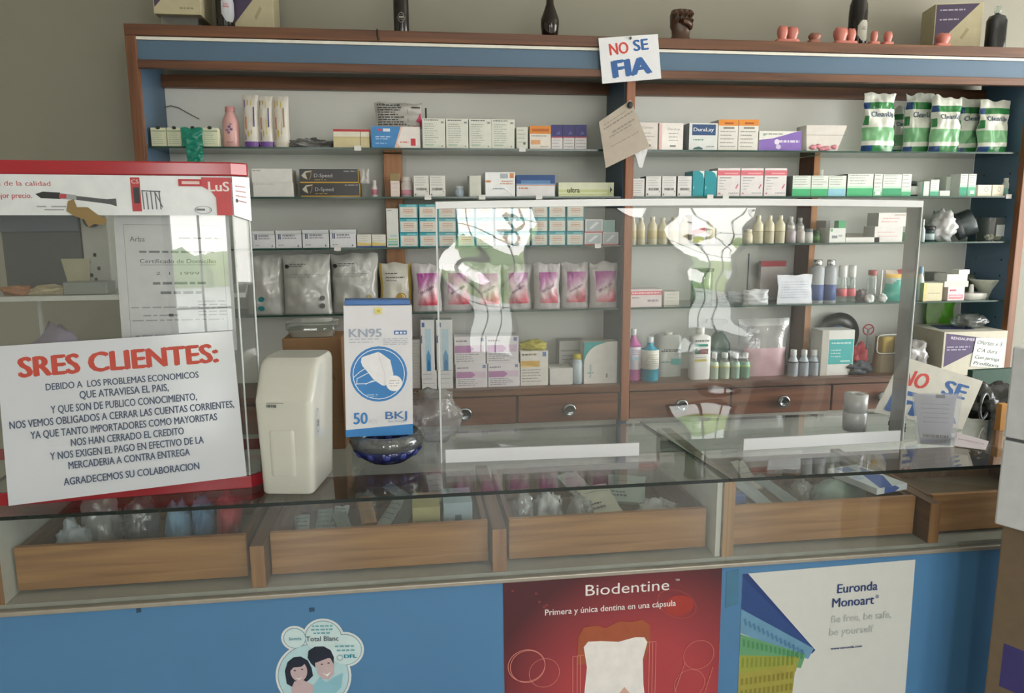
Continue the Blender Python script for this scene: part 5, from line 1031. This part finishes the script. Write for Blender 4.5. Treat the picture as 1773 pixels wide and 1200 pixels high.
mb = MB(); mb.prism([(w / 2 + .004 + wd * .45 + .016 * math.cos(i * .3), .155 + .016 * math.sin(i * .3)) for i in range(21)], -.016, -.0065, K('#2b3440', .3)); mb.build('dial', t)
mb = MB(); [mb.box(w / 2 + .012 + px_, w / 2 + .018 + px_, -.0075, -.0065, pz_, pz_ + .008, BLACK) for px_, pz_ in ((0, .06), (.014, .075), (.004, .03), (.02, .045), (.012, .02))]; mb.build('mark_print', t)
x, w, h, z_ = incase(100, 146, 425, 470, 1.77); tag(sheet((x - w / 2 + .02, 1.775, 1.3487), (x + w / 2, 1.77, 1.3487), (x + w / 2, 1.79, 1.42), (x - w / 2, 1.79, 1.42), K('#a8a58c', .6)).build('card'), 'yellowish card leaning before the instrument box in the case', 'card')
for i, (a, b, y, c_, l) in enumerate(((0, 52, 476, '#9a6a4a', 'brown wrapped strip lying on the case shelf'), (48, 108, 478, '#b0a488', 'tan packet of tips lying on the case shelf'))):
    x, w, h, z_ = incase(a, b, y, 492, 1.70); tag(MB().ball((0, 0, .008), w / 2, .02, .012, c_, 18, .5, i, flat=0).build('packet', loc=(x, 1.71, 1.3485)), l, 'packet')
x, w, h, z_ = incase(112, 186, 472, 493, 1.70); tag(MB().box(-w / 2, w / 2, 0, .05, 0, .026, K('#7f8482', .4)).build('flat_box', loc=(x, 1.69, 1.3485), bevel=.002), 'flat grey box lying below the dial plate in the case', 'box')
blob(-.80, 1.80, .95, .09, .06, .17, '#a39ab0', 31, 'lilac-grey bag in the lower part of the red-rimmed case', amp=.3)
blob(-.585, 1.83, .95, .06, .05, .17, CLEARB, 32, 'clear crumpled bag beside the lilac bag in the case', amp=.5)
tag(MB().tube([(0, 0, 0), (.0, .0, .25), (.01, 0, .272), (.03, 0, .285)], [.006, .006, .008, .007], BLACK).build('black_tool', loc=(-.60, 1.70, .951)), 'black curved tool handle standing in the case', 'tool')
tag(MB().box(-.02, .02, 0, .04, 0, .27, K('#c9ccca', .5)).build('small_box', loc=(-.535, 1.72, .951), bevel=.001), 'narrow white box by the black tool in the case', 'box')
# ---- big notice
dkb = K('#4a5870', .5)
q = [atY(15, 876, 1.575), atY(427, 824, 1.616), None, atY(-8, 600, 1.594)]
nn = (q[1] - q[0]).cross(q[3] - q[0]); dd = ray(402, 573); q[2] = CAMP + dd * ((q[0] - CAMP).dot(nn) / dd.dot(nn))
sres = [('T', 'SRES CLIENTES:', .505, .80, .122, K('#c04a3c', .5), .835, .04), ('T', 'DEBIDO A  LOS PROBLEMAS ECONOMICOS', .51, .705, .042, dkb, .645, .02)]
for s_, u, v, w_ in (('QUE ATRAVIESA EL PAIS,', .51, .635, .375), ('Y QUE SON DE PUBLICO CONOCIMIENTO,', .508, .557, .615), ('NOS VEMOS OBLIGADOS A CERRAR LAS CUENTAS CORRIENTES,', .503, .483, .945), ('YA QUE TANTO IMPORTADORES COMO MAYORISTAS', .503, .408, .785), ('NOS HAN CERRADO EL CREDITO', .508, .336, .475), ('Y NOS EXIGEN EL PAGO EN EFECTIVO DE LA', .505, .262, .645), ('MERCADERIA A CONTRA ENTREGA', .508, .190, .51), ('AGRADECEMOS SU COLABORACION', .513, .088, .57)):
    sres.append(('T', s_, u, v, .047, dkb, w_, .02))
tag(sheet(*q, K('#d2d6df', .12, 0, .015, 8), sres, .003).build('notice'), 'large laminated SRES CLIENTES notice leaning on the red-rimmed case', 'sign')
# ---- hand dryer (white dispenser)
t = thing('hand_dryer', 'glossy white wedge-topped hand dryer standing on the counter glass', 'dryer', (-.277, 1.590, .9205), math.radians(-10))
wg = K('#cdcdc4', .1, 0, .01)
mb = MB(); secs = [(0, .0535, .080, 12, 0, .082), (.004, .0565, .082, 12, 0, .082), (.08, .0585, .0835, 12, 0, .0835), (.2, .063, .085, 12, 0, .085), (.206, .0632, .0842, 12, 0, .0858), (.215, .0635, .0805, 12, 0, .0895), (.27, .0645, .063, 12, 0, .107), (.281, .063, .056, 9, 0, .113), (.286, .059, .05, 7, 0, .117)]
mb.loft(secs, wg, 96); mb.build('body', t)
mb = MB().loft([(.03, .024, .004, 8, -.005, 0), (.034, .0265, .005, 8, -.005, 0), (.128, .0265, .005, 8, -.005, 0), (.132, .024, .004, 8, -.005, 0)], wg, 32); mb.build('front_rib', t, loc=(0, .0022, .01))
mb = MB(); mb.deco(FR((-.038, -.0002, .188), (.05, 0, 0), (0, 0, .02), (0, -1, 0), .0012), .05, .02, [('R', .08, .62, .8, .7, '#8a8f8c'), ('L', .08, .5, .2, .3, '#6a6f70'), ('R', .42, .2, .5, .5, '#5a5f60')]); mb.build('logo_print', t)
mb = MB(); mb.deco(FR((.0612, .02, .125), (0, .03, 0), (.001, 0, .06), (1, 0, 0), .0012), .03, .06, [('O', .5, .5, .4, .45, '#7a8088', .08), ('T', 'ap', .5, .42, .2, '#5a6068', .5, .02, 1.57)]); mb.build('logo_print', t)
# ---- cardboard carton with clear tub, behind the dryer
t = thing('cardboard_carton', 'tall brown cardboard carton behind the hand dryer', 'box', (-.235, 1.905, .9205), math.radians(-2))
mb = MB().box(-.09, .055, 0, .12, 0, .29, K('#94714f', .7)); mb.deco(FR((-.09, 0, 0), (.145, 0, 0), (0, 0, .29), (0, -1, 0)), .145, .29, [('T', 'UVA', .78, .62, .06, '#7a5c40', .2, .02), ('R', 0, .25, 1, .255, '#7a5c40')]); mb.build('carton_body', t, bevel=.002)
t = thing('clear_tub', 'clear plastic lidded tub on the brown cardboard carton', 'tub', (-.255, 1.91, 1.2112))
MB().loft([(0, .055, .045, 5), (.018, .06, .05, 5)], pane('tub_amber', '#d8d0b8', 1.4, .25), 28, cy=.05).build('tub_body', t)
MB().loft([(.018, .064, .054, 5), (.034, .064, .054, 5), (.038, .05, .045, 5)], CLEARB, 28, cy=.05).build('lid', t)
# ---- glass bowl and mask box
bx, by = -.070, 1.80
t = thing('glass_bowl', 'round glass bowl with dark blue faceted foot under the mask box', 'bowl', (bx, by, .9205))
navyg = K('#20285a', .08)
mb = MB().lathe([(.035, 0), (.05, .002), (.075, .02), (.087, .04), (.08, .041), (.07, .022), (.03, .006), (.001, .006)], navyg, 20, cap=False); mb.build('blue_foot', t)
MB().lathe([(.087, .0405), (.092, .052), (.09, .066), (.078, .074), (.075, .074), (.086, .065), (.088, .052), (.083, .041)], pane('bowl', '#c9d2d0', 2.0, .08), 32, cap=False).build('rim_glass', t)
for i in range(12):
    a = i * math.pi / 6; MB().ball((.072 * math.cos(a), .072 * math.sin(a), .03), .012, .012, .012, K('#3a4590', .08), 8).build('facet', t)
w, h, d_ = .157, .31, .08
kn = thing('mask_box', 'white and blue KN95 mask box standing on the glass bowl', 'box', (-.0855, 1.75, .9955), (math.radians(-1.5), math.radians(1.2), math.radians(4)))
kb1, kb2, kgr = K('#2f7cc0', .35), K('#3a6fb4', .35), K('#9aa4b8', .4)
mb = MB().box(-w / 2, w / 2, 0, d_, 0, h, K('#dadae0', .35, 0, .015))
cxk, cyk = .5, .48
def mk(pts): return [(cxk + x / 100, cyk + y / 100 * w / h) for x, y in pts]
mb.deco(FR((-w / 2, 0, 0), (w, 0, 0), (0, 0, h), (0, -1, 0)), w, h, [('P', [(0, 0), (0, .055), (1, .085), (1, 0)], kb1),
    ('C', cxk, cyk, .42, .42 * w / h, kb1), ('O', cxk, cyk, .385, .385 * w / h, '#dfe8f2', .03),
    ('W', mk([(-37, -4), (-28, 4), (-15, 12)]), '#dfe8f2', .0018), ('W', mk([(-33, -15), (-32, -6), (-12, 4)]), '#dfe8f2', .0018), ('W', mk([(-33, -14), (-20, -14), (-5, -10)]), '#dfe8f2', .0018), ('W', mk([(-20, -15), (-10, -10), (0, -10)]), '#dfe8f2', .0018),
    ('P', mk([(-25, 25), (-22, 27), (-1, 33.5), (3, 32), (17, 21), (21.5, -1), (14, -15), (8, -18), (4, -17), (-8, -8), (-16, 3), (-24, 13), (-26, 19)]), '#e8e8ec'), ('W', mk([(-1, 33), (3, 18), (9, 0), (8, -18)]), '#d0d0d8', .0012),
    ('C', cxk + .224, cyk - .145 * w / h, .12, .12 * w / h, '#f2f0f2'), ('L', cxk + .15, cxk + .30, cyk - .11 * w / h, .006, '#c8b8b8'), ('L', cxk + .15, cxk + .30, cyk - .15 * w / h, .006, '#a8b8d0'), ('L', cxk + .16, cxk + .29, cyk - .19 * w / h, .006, '#c8b8b8'), ('L', cxk - .18, cxk - .02, cyk - .32 * w / h, .008, '#9cc0e0'), ('L', cxk - .18, cxk - .04, cyk - .35 * w / h, .006, '#9cc0e0'),
    ('T', 'KN95', .31, .765, .062, kgr, .47, .02), ('R', .73, .78, .92, .81, '#4a70b0'), ('L', .75, .9, .787, .014, '#dfe8f2'), ('L', .07, .52, .745, .008, '#b8bcc8'), ('L', .07, .42, .722, .008, '#b8bcc8')] + [('L', .57, .93, .745 - .014 * i, .006, '#b8bcc8') for i in range(4)] +
    [('T', '50', .22, .10, .088, kb1, .20, .02), ('T', 'PCS', .40, .10, .03, '#c4c8d2', .12), ('T', 'BKJ', .75, .13, .058, '#3f74b0', .32, .01), ('T', 'Bao Kang Jia', .77, .105, .016, '#8fa4c0', .28), ('R', .45, .935, .56, .985, '#dcd488'), ('R', .48, .95, .53, .97, '#c9b850')])
mb.build('carton_body', kn, bevel=.001)
MB().box(-w / 2 + .003, w / 2 - .003, .012, d_ - .001, h + .0004, h + .012, kb2).build('lid_flap', kn, bevel=.001)
# crumpled clear bag by the bowl
blob(.045, 1.95, .9205, .075, .05, .075, POLY, 41, 'crumpled clear bag between the mask box and the screen', amp=.5)
# ---- acrylic screen
SX0, SX1, SY = .0595, 1.268, 1.755
scr = thing('acrylic_screen', 'clear acrylic counter screen with white top and foot strips', 'screen')
def yoff(u, v): return SY - .016 * max(0, math.sin(math.pi * u)) ** 1.2 * max(0, 1 - v / .3) ** 2 + .0011 * math.sin(9 * u + 4 * v) * math.sin(6 * v + 2 * u) + .0004 * math.sin(31 * u - 9 * v) + .0003 * math.sin(23 * v + 40 * u * v)
nx, nz = 60, 36; hole = (.452, .645, .0, .05)
mb = MB(); H_ = .605
def spt(u, v, o): return (SX0 + (SX1 - SX0) * u, yoff(u, v) + o, .9205 + H_ * v)
for o in (0, .003):
    vs = [spt(i / nx, j / nz, o) for j in range(nz + 1) for i in range(nx + 1)]; fs = []
    for j in range(nz):
        for i in range(nx):
            u, v = (i + .5) / nx, (j + .5) / nz
            if hole[0] < u < hole[1] and v < .05: continue
            q_ = (j * (nx + 1) + i, j * (nx + 1) + i + 1, (j + 1) * (nx + 1) + i + 1, (j + 1) * (nx + 1) + i); fs.append(q_ if o == 0 else q_[::-1])
    mb.add(vs, fs, ACRY, True)
mb.build('front_sheet', scr)
wh = K('#e6e8ec', .3, 0, .01)
def strip(u0, u1, z0, z1, nm, t_=.006, arc=0, mat=wh, yo=-.003, vv=None, n=24):
    mb = MB(); vs = []
    for k in range(n + 1):
        u = u0 + (u1 - u0) * k / n; v = ((z0 + z1) / 2 - .92) / H_ if vv is None else vv; y = yoff(u, v) + yo; x = SX0 + (SX1 - SX0) * u; e = arc * math.sin(math.pi * u)
        vs += [(x, y, z0 + e), (x, y, z1 + e), (x, y + t_, z1 + e), (x, y + t_, z0 + e)]
    fs = [(k * 4 + a_, (k + 1) * 4 + a_, (k + 1) * 4 + (a_ + 1) % 4, k * 4 + (a_ + 1) % 4) for k in range(n) for a_ in range(4)]
    mb.add(vs, [f[::-1] for f in fs] + [(0, 1, 2, 3), (n * 4 + 3, n * 4 + 2, n * 4 + 1, n * 4)], mat); return mb.build(nm, scr)
strip(-.001, 1.001, 1.5255, 1.5415, 'top_strip', .05, .006, yo=-.004)
strip(.008, .404, .9205, .953, 'foot_strip', .004, yo=-.005, vv=.03); strip(.630, .992, .9205, .95, 'foot_strip', .004, yo=-.005, vv=.03)
ed = K('#d3d9da', .2)
MB().box(SX0 - .002, SX0 + .002, SY - .003, SY + .004, .9205, 1.5255, ed).build('side_edge', scr)
MB().box(SX1 - .0015, SX1 + .0015, SY - .003, SY + .002, .9205, 1.5255, ed).build('side_edge', scr)
MB().box(SX0, SX0 + .003, SY + .0045, SY + .045, .9205, 1.5255, ACRY).build('side_wing', scr)
MB().box(SX1 - .002, SX1 + .001, SY + .0025, SY + .055, .9205, 1.5255, pane('wing', '#b9bdbd', 1.5, .35)).build('side_wing', scr)
# ---- right end of the counter
x_ = atZ(1482, 752, .92)
t = thing('film_roll', 'upright roll of clear film on the counter inside the screen', 'roll', (1.206, 1.875, .9205))
MB().lathe([(.012, 0), (.031, 0), (.031, .051), (.0295, .052), (.031, .053), (.031, .102), (.012, .102), (.012, 0)], pane('film', '#d0d4d6', 2.2, .75, .2), 32, cap=False).build('film', t)
MB().lathe([(.0095, .0), (.0115, 0), (.0115, .1), (.0095, .1), (.0095, 0)], K('#a39a8a', .7), 20, cap=False).build('core', t)
blob(1.30, 1.825, .9205, .02, .014, .034, K('#1c1c1e', .8), 44, 'fuzzy black bundle beside the roll of clear film', 'cloth_bundle', 'cloth', amp=.9, fr=4)
q = [None, atZ(1666, 744, .9232), None, None]
q[0] = atY(1513, 714, q[1].y + .035); q[3] = atY(1563, 617, q[1].y + .085)
nn = (q[1] - q[0]).cross(q[3] - q[0]); dd = ray(1702, 660); q[2] = CAMP + dd * ((q[0] - CAMP).dot(nn) / dd.dot(nn))
tag(sheet(*q, K('#cfcdc4', .5), [('T', 'NO', .26, .56, .27, red, .30, .035), ('T', 'SE', .74, .56, .27, blu, .26, .035), ('T', 'FIA', .5, .08, .38, blu, .75, .05)], .003).build('price_card'), 'tilted NO SE FIA card standing on the right end of the counter', 'sign')
q = [atY(1594, 768, 1.752), atY(1645, 772, 1.752), atY(1657, 684, 1.77), atY(1582, 682, 1.77)]
a, b = q[0], q[1]
t = thing('zip_bag', 'clear zip bag holding a printed slip at the right end of the counter', 'bag')
sheet(*q, K('#c9c8d8', .5), [('L', .15, .85, .8 - .09 * i, .015, '#8f90a4') for i in range(5)] + [('L', .1, .9, .14, .06, '#2f2f3a'), ('R', .5, .93, .72, 1, '#3a4a68')], .001).build('slip', t)
sheet(*[p + Vector((0, -.004, 0)) for p in (q[0] + Vector((-.012, 0, 0)), q[1] + Vector((.012, 0, 0)), q[2] + Vector((.012, 0, .004)), q[3] + Vector((-.008, 0, .004)))], ZIPF, (), .0005).build('film', t)
q = [atZ(1652, 772, .9225), atZ(1706, 779, .9225), atZ(1712, 764, .9225), atZ(1655, 748, .9225)]
tag(sheet(*q, K('#c0b8bc', .5), [('L', .1, .9, .5, .1, '#a88f98')], .0015).build('leaflet'), 'pinkish leaflet lying flat on the right end of the counter', 'leaflet')
t = thing('black_pouch', 'black glossy pouch with clear ring handle at the counter end', 'pouch', (1.665, 1.93, .9205))
MB().ball((0, 0, .04), .085, .05, .055, K('#2b2e2d', .2), 26, .6, 6, 2, flat=0).build('pouch_body', t)
MB().tube([(-.062 + .03 * math.cos(i * math.pi / 10), -.05 + .02 * math.cos(i * math.pi / 10), .05 + .036 * math.sin(i * math.pi / 10)) for i in range(20)], .004, K('#5a6062', .15), closed=True).build('ring', t)
a = atY(1700, 680, 2.1)
tag(MB().box(-.09, .09, 0, .02, 0, .115, K('#1f4a3c', .5)).build('file_folder', loc=(1.79, 2.06, .9205), rot=(0, 0, math.radians(4))), 'dark green folder standing behind the black pouch', 'folder')
a = atY(1739, 702, 1.75)
tag(MB().box(-.012, .012, 0, .02, 0, .075, K('#c08a48', .5)).build('wooden_block', loc=(1.60, 1.80, .9205), bevel=.001), 'small orange wooden block beside the white cabinet', 'block')
# white two-part box on cartons by the counter end
th_ = math.radians(30)
pc = atY(1737, 755, 1.40)
wb = thing('white_cabinet', 'white two-tier cabinet standing on cartons at the right end of the counter', 'cabinet', (pc.x, 1.40, .84), -math.pi / 2 + th_ + math.radians(0))
# local x runs from the far corner towards the camera, local y away to the right
MB().box(0, .95, .0, .26, 0, .190, K('#d3d6da', .35)).build('lower_tier', wb, bevel=.004)
MB().box(0, .95, .0, .26, .196, .392, K('#d3d6da', .35)).build('upper_tier', wb, bevel=.004)
MB().box(.004, .946, .004, .256, .1905, .1955, K('#55585c', .4)).build('seam', wb)
rz_ = -math.pi / 2 + th_
for i, (z0, z1, l) in enumerate(((0, .42, 'brown carton on the floor under the stacked carton by the counter'), (.4205, .838, 'brown carton with purple mark directly under the white cabinet'))):
    o_ = MB().box(.01, .93, .02, .25, 0, z1 - z0, K('#75644f', .7))
    if i: o_.deco(FR((.01, .02, 0), (.92, 0, 0), (0, 0, z1 - z0), (0, -1, 0)), .92, .4, [('R', .03, .1, .1, .35, '#3f3a78')])
    tag(o_.build('carton', loc=(pc.x, 1.40, z0), rot=rz_, bevel=.003), l, 'box')

# ================================================================== IN THE COUNTER TRAYS
TZ0 = .735
def intray(px, py, z=.80): p = atZ(px, py, z); return p.x, p.y
for i, (px, py, rx, ry, rz2, m, l) in enumerate((
    (178, 905, .05, .045, .078, POLYW, 'large white bag heaped behind the pale folded cloth bag, first counter tray'),
    (128, 930, .036, .03, .055, '#c4ccd4', 'pale folded cloth bag lying before the large white bag, first tray'),
    (247, 912, .042, .045, .075, POLYB, 'pale blue bag heaped in the middle of the first tray'),
    (309, 914, .03, .04, .073, '#7fa8c8', 'shiny sky blue bag right of the pale blue one'),
    (353, 908, .026, .04, .07, '#5f8ab4', 'blue bag squeezed beside the red pouch, first tray'),
    (397, 905, .03, .045, .078, '#b03040', 'red pouch at the right end of the first tray'))):
    x, y = intray(px, py, .80); blob(x, max(y, 1.675), TZ0, rx * .9, ry * .92, rz2, m, 51 + i, l, amp=.55, cat='bag')
# second tray: instruments and cartons
for i, (px, py, L, c_, ang) in enumerate(((520, 905, .10, '#a9bcb4', .7), (555, 905, .11, '#8fa89c', .6), (580, 900, .10, '#c2cec8', .5), (600, 912, .09, '#7f9088', .9), (660, 900, .12, '#9aa4a4', .15), (690, 905, .11, '#7a8486', .25), (640, 905, .1, '#a07a58', .8), (716, 872, .09, '#8a9294', 1.5))):
    x, y = intray(px, py, .80); y = max(y, 1.69)
    tag(pouch(.036, L, .012, K(c_, .25), 90 + i, .003, None, [('L', .1, .9, .2 + .15 * k, .03, '#6a7470') for k in range(5)], 6, 8).build('instrument_pack', loc=(x, y, TZ0 + .012 + .008 * i), rot=(math.radians(-70), 0, ang - .6)), cols[i] + ' sealed instrument pack from the left in the second tray', 'pack', 'sealed instrument packs in the second tray')
for i, (x0, x1, yt, c_, it, l) in enumerate(((714, 762, 880, '#b0a878', [('L', .1, .9, .6, .1, '#8a8260'), ('L', .1, .9, .3, .1, '#8a8260')], 'yellowish ribbed carton in the second counter tray'), (768, 818, 872, '#9fb2bc', [('R', 0, .5, 1, .56, '#7a90a0'), ('R', 0, .25, 1, .3, '#7a90a0'), ('R', .4, .6, .62, .75, '#3f5a70')], 'pale blue ribbed carton at the right end of the second tray'))):
    a, b = atY(x0, 890, 1.66), atY(x1, 890, 1.66); w = b.x - a.x; h = atY(x0, yt, 1.66).z - TZ0
    mb = MB().box(-w / 2, w / 2, 0, .1, 0, h, c_); mb.deco(FR((-w / 2, 0, 0), (w, 0, 0), (0, 0, h), (0, -1, 0)), w, h, it); tag(mb.build('carton', loc=((a.x + b.x) / 2, 1.66, TZ0), bevel=.001), l, 'box')
# third tray
for i, (px, py, rx, ry, rz2, m, l) in enumerate((
    (908, 885, .03, .035, .058, POLY, 'clear bag at the left end of the third tray'), (950, 880, .035, .04, .06, POLYW, 'crumpled clear bag, second from the left in the third tray'), (1003, 880, .032, .04, .055, POLY, 'clear bag in the middle of the third tray'), (1140, 872, .055, .04, .04, POLYW, 'flat milky bag at the right end of the third tray'))):
    x, y = intray(px, py, .80); blob(x, max(y, 1.68), TZ0, rx, ry, rz2, m, 61 + i, l, amp=.5)
for i, (px, py, w, L, c_, ang, l) in enumerate(((1060, 885, .09, .10, '#c2bfb0', .25, 'pale card packet with dark lettering in the third tray'), (1090, 868, .1, .1, '#a8b4ac', -.3, 'greyish packet leaning at the back of the third tray'), (1020, 860, .07, .09, '#b4b4ae', .5, 'folded white packet behind the clear bags, third tray'))):
    x, y = intray(px, py, .80); tag(pouch(w, L, .012, K(c_, .35), 110 + i, .004, None, [('L', .1, .5, .15, .06, '#4a4f58'), ('L', .1, .45, .3, .05, '#4a4f58'), ('L', .15, .9, .7, .03, '#8a8f90')], 8, 10).build('packet', loc=(x, max(y, 1.70) + .03, TZ0 + .04 + .008 * i), rot=(math.radians(-65), 0, ang)), l, 'packet')
# fourth tray
for i, (px, py, w, L, c_, ang, l) in enumerate(((1285, 870, .03, .11, '#9a9c98', .6, 'first grey instrument pack from the post in the fourth tray'), (1310, 862, .035, .12, '#b4a898', .5, 'beige instrument pack crossing the grey one, fourth tray'), (1340, 865, .05, .12, '#8f9694', .9, 'second grey instrument pack in the fourth tray'), (1375, 858, .05, .12, '#747c7c', 1.0, 'dark grey instrument pack in the fourth tray'))):
    x, y = intray(px, py, .80); tag(pouch(w, L, .012, K(c_, .3), 120 + i, .003, None, (), 6, 8).build('instrument_pack', loc=(x, max(y, 1.69), TZ0 + .02 + .008 * i), rot=(math.radians(-68), 0, ang - .4)), l, 'pack')
a = atZ(1450, 850, .79)
blob(a.x, 1.75, TZ0, .07, .06, .05, K('#8fa39a', .35), 70, 'broad pale green speckled packet in the fourth tray', 'packet', 'packet', amp=.25)
a = atY(1540, 858, 1.64)
mb = MB().box(-.05, .05, 0, .16, 0, .016, K('#d6dade', .4))
mb.deco(FR((-.05, 0, .016), (.1, 0, 0), (0, .16, 0), (0, 0, 1)), .1, .16, [('P', [(.1, 0), (.5, 0), (.9, .4), (.9, .9), (.5, .6)], '#3f5fa8'), ('R', .2, .75, .6, .95, '#4a6ab0'), ('R', .05, .4, .3, .55, '#b9c4d8')])
mb.deco(FR((-.05, 0, 0), (.1, 0, 0), (0, 0, .016), (0, -1, 0)), .1, .016, [('P', [(.25, 0), (.25, 1), (.6, 1), (.75, .5), (.6, 0)], '#2f55a0')])
o_ = mb.build('carton'); o_.location = (a.x, 1.632, .8305); o_.rotation_euler = (math.radians(0), 0, math.radians(14)); tag(o_, 'blue and white flat carton on top of the fourth tray', 'box')
a = atY(1275, 878, 1.63); tag(MB().box(-.022, .022, 0, .03, 0, .1, K('#2a4a8a', .4)).build('carton', loc=(a.x + .012, 1.65, TZ0), bevel=.001), 'small deep blue carton in the corner of the fourth tray', 'box')

# thin cable hanging behind the top shelf
tag(MB().tube([atY(*p, 2.78) for p in ((284, 186), (296, 183), (310, 187), (326, 196), (345, 206))], .0016, K('#7a7a70', .5)).build('cable'), 'thin grey cable end on the back panel above the cream-green cartons', 'cable')

# more wrapped goods in the second and the fourth tray
for i, (px, py, rx, ry, rz2, m, l) in enumerate((
    (632, 872, .026, .03, .045, POLY, 'clear crumpled wrap at the back of the second tray behind the grey packs'),
    (1405, 850, .026, .03, .042, POLY, 'clear crumpled wrap between the dark pack and the speckled packet'))):
    x, y = intray(px, py, .80); blob(x, y + .05, TZ0, rx, ry, rz2, m, 85 + i, l, amp=.5)
for i, (px, py, w, L, c_, ang, l) in enumerate(((1330, 850, .04, .11, '#c2bcb2', .2, 'pale pack leaning at the back of the fourth tray'), (760, 872, .04, .1, '#a9b0ae', .1, 'light grey pack at the back of the second tray'))):
    x, y = intray(px, py, .80); tag(pouch(w, L, .01, K(c_, .3), 140 + i, .003, None, [('L', .1, .9, .3 + .2 * k, .03, '#7a8482') for k in range(3)], 6, 8).build('sealed_pack', loc=(x, max(y, 1.70) + .06, TZ0 + .045), rot=(math.radians(-62), 0, ang)), l, 'pack')
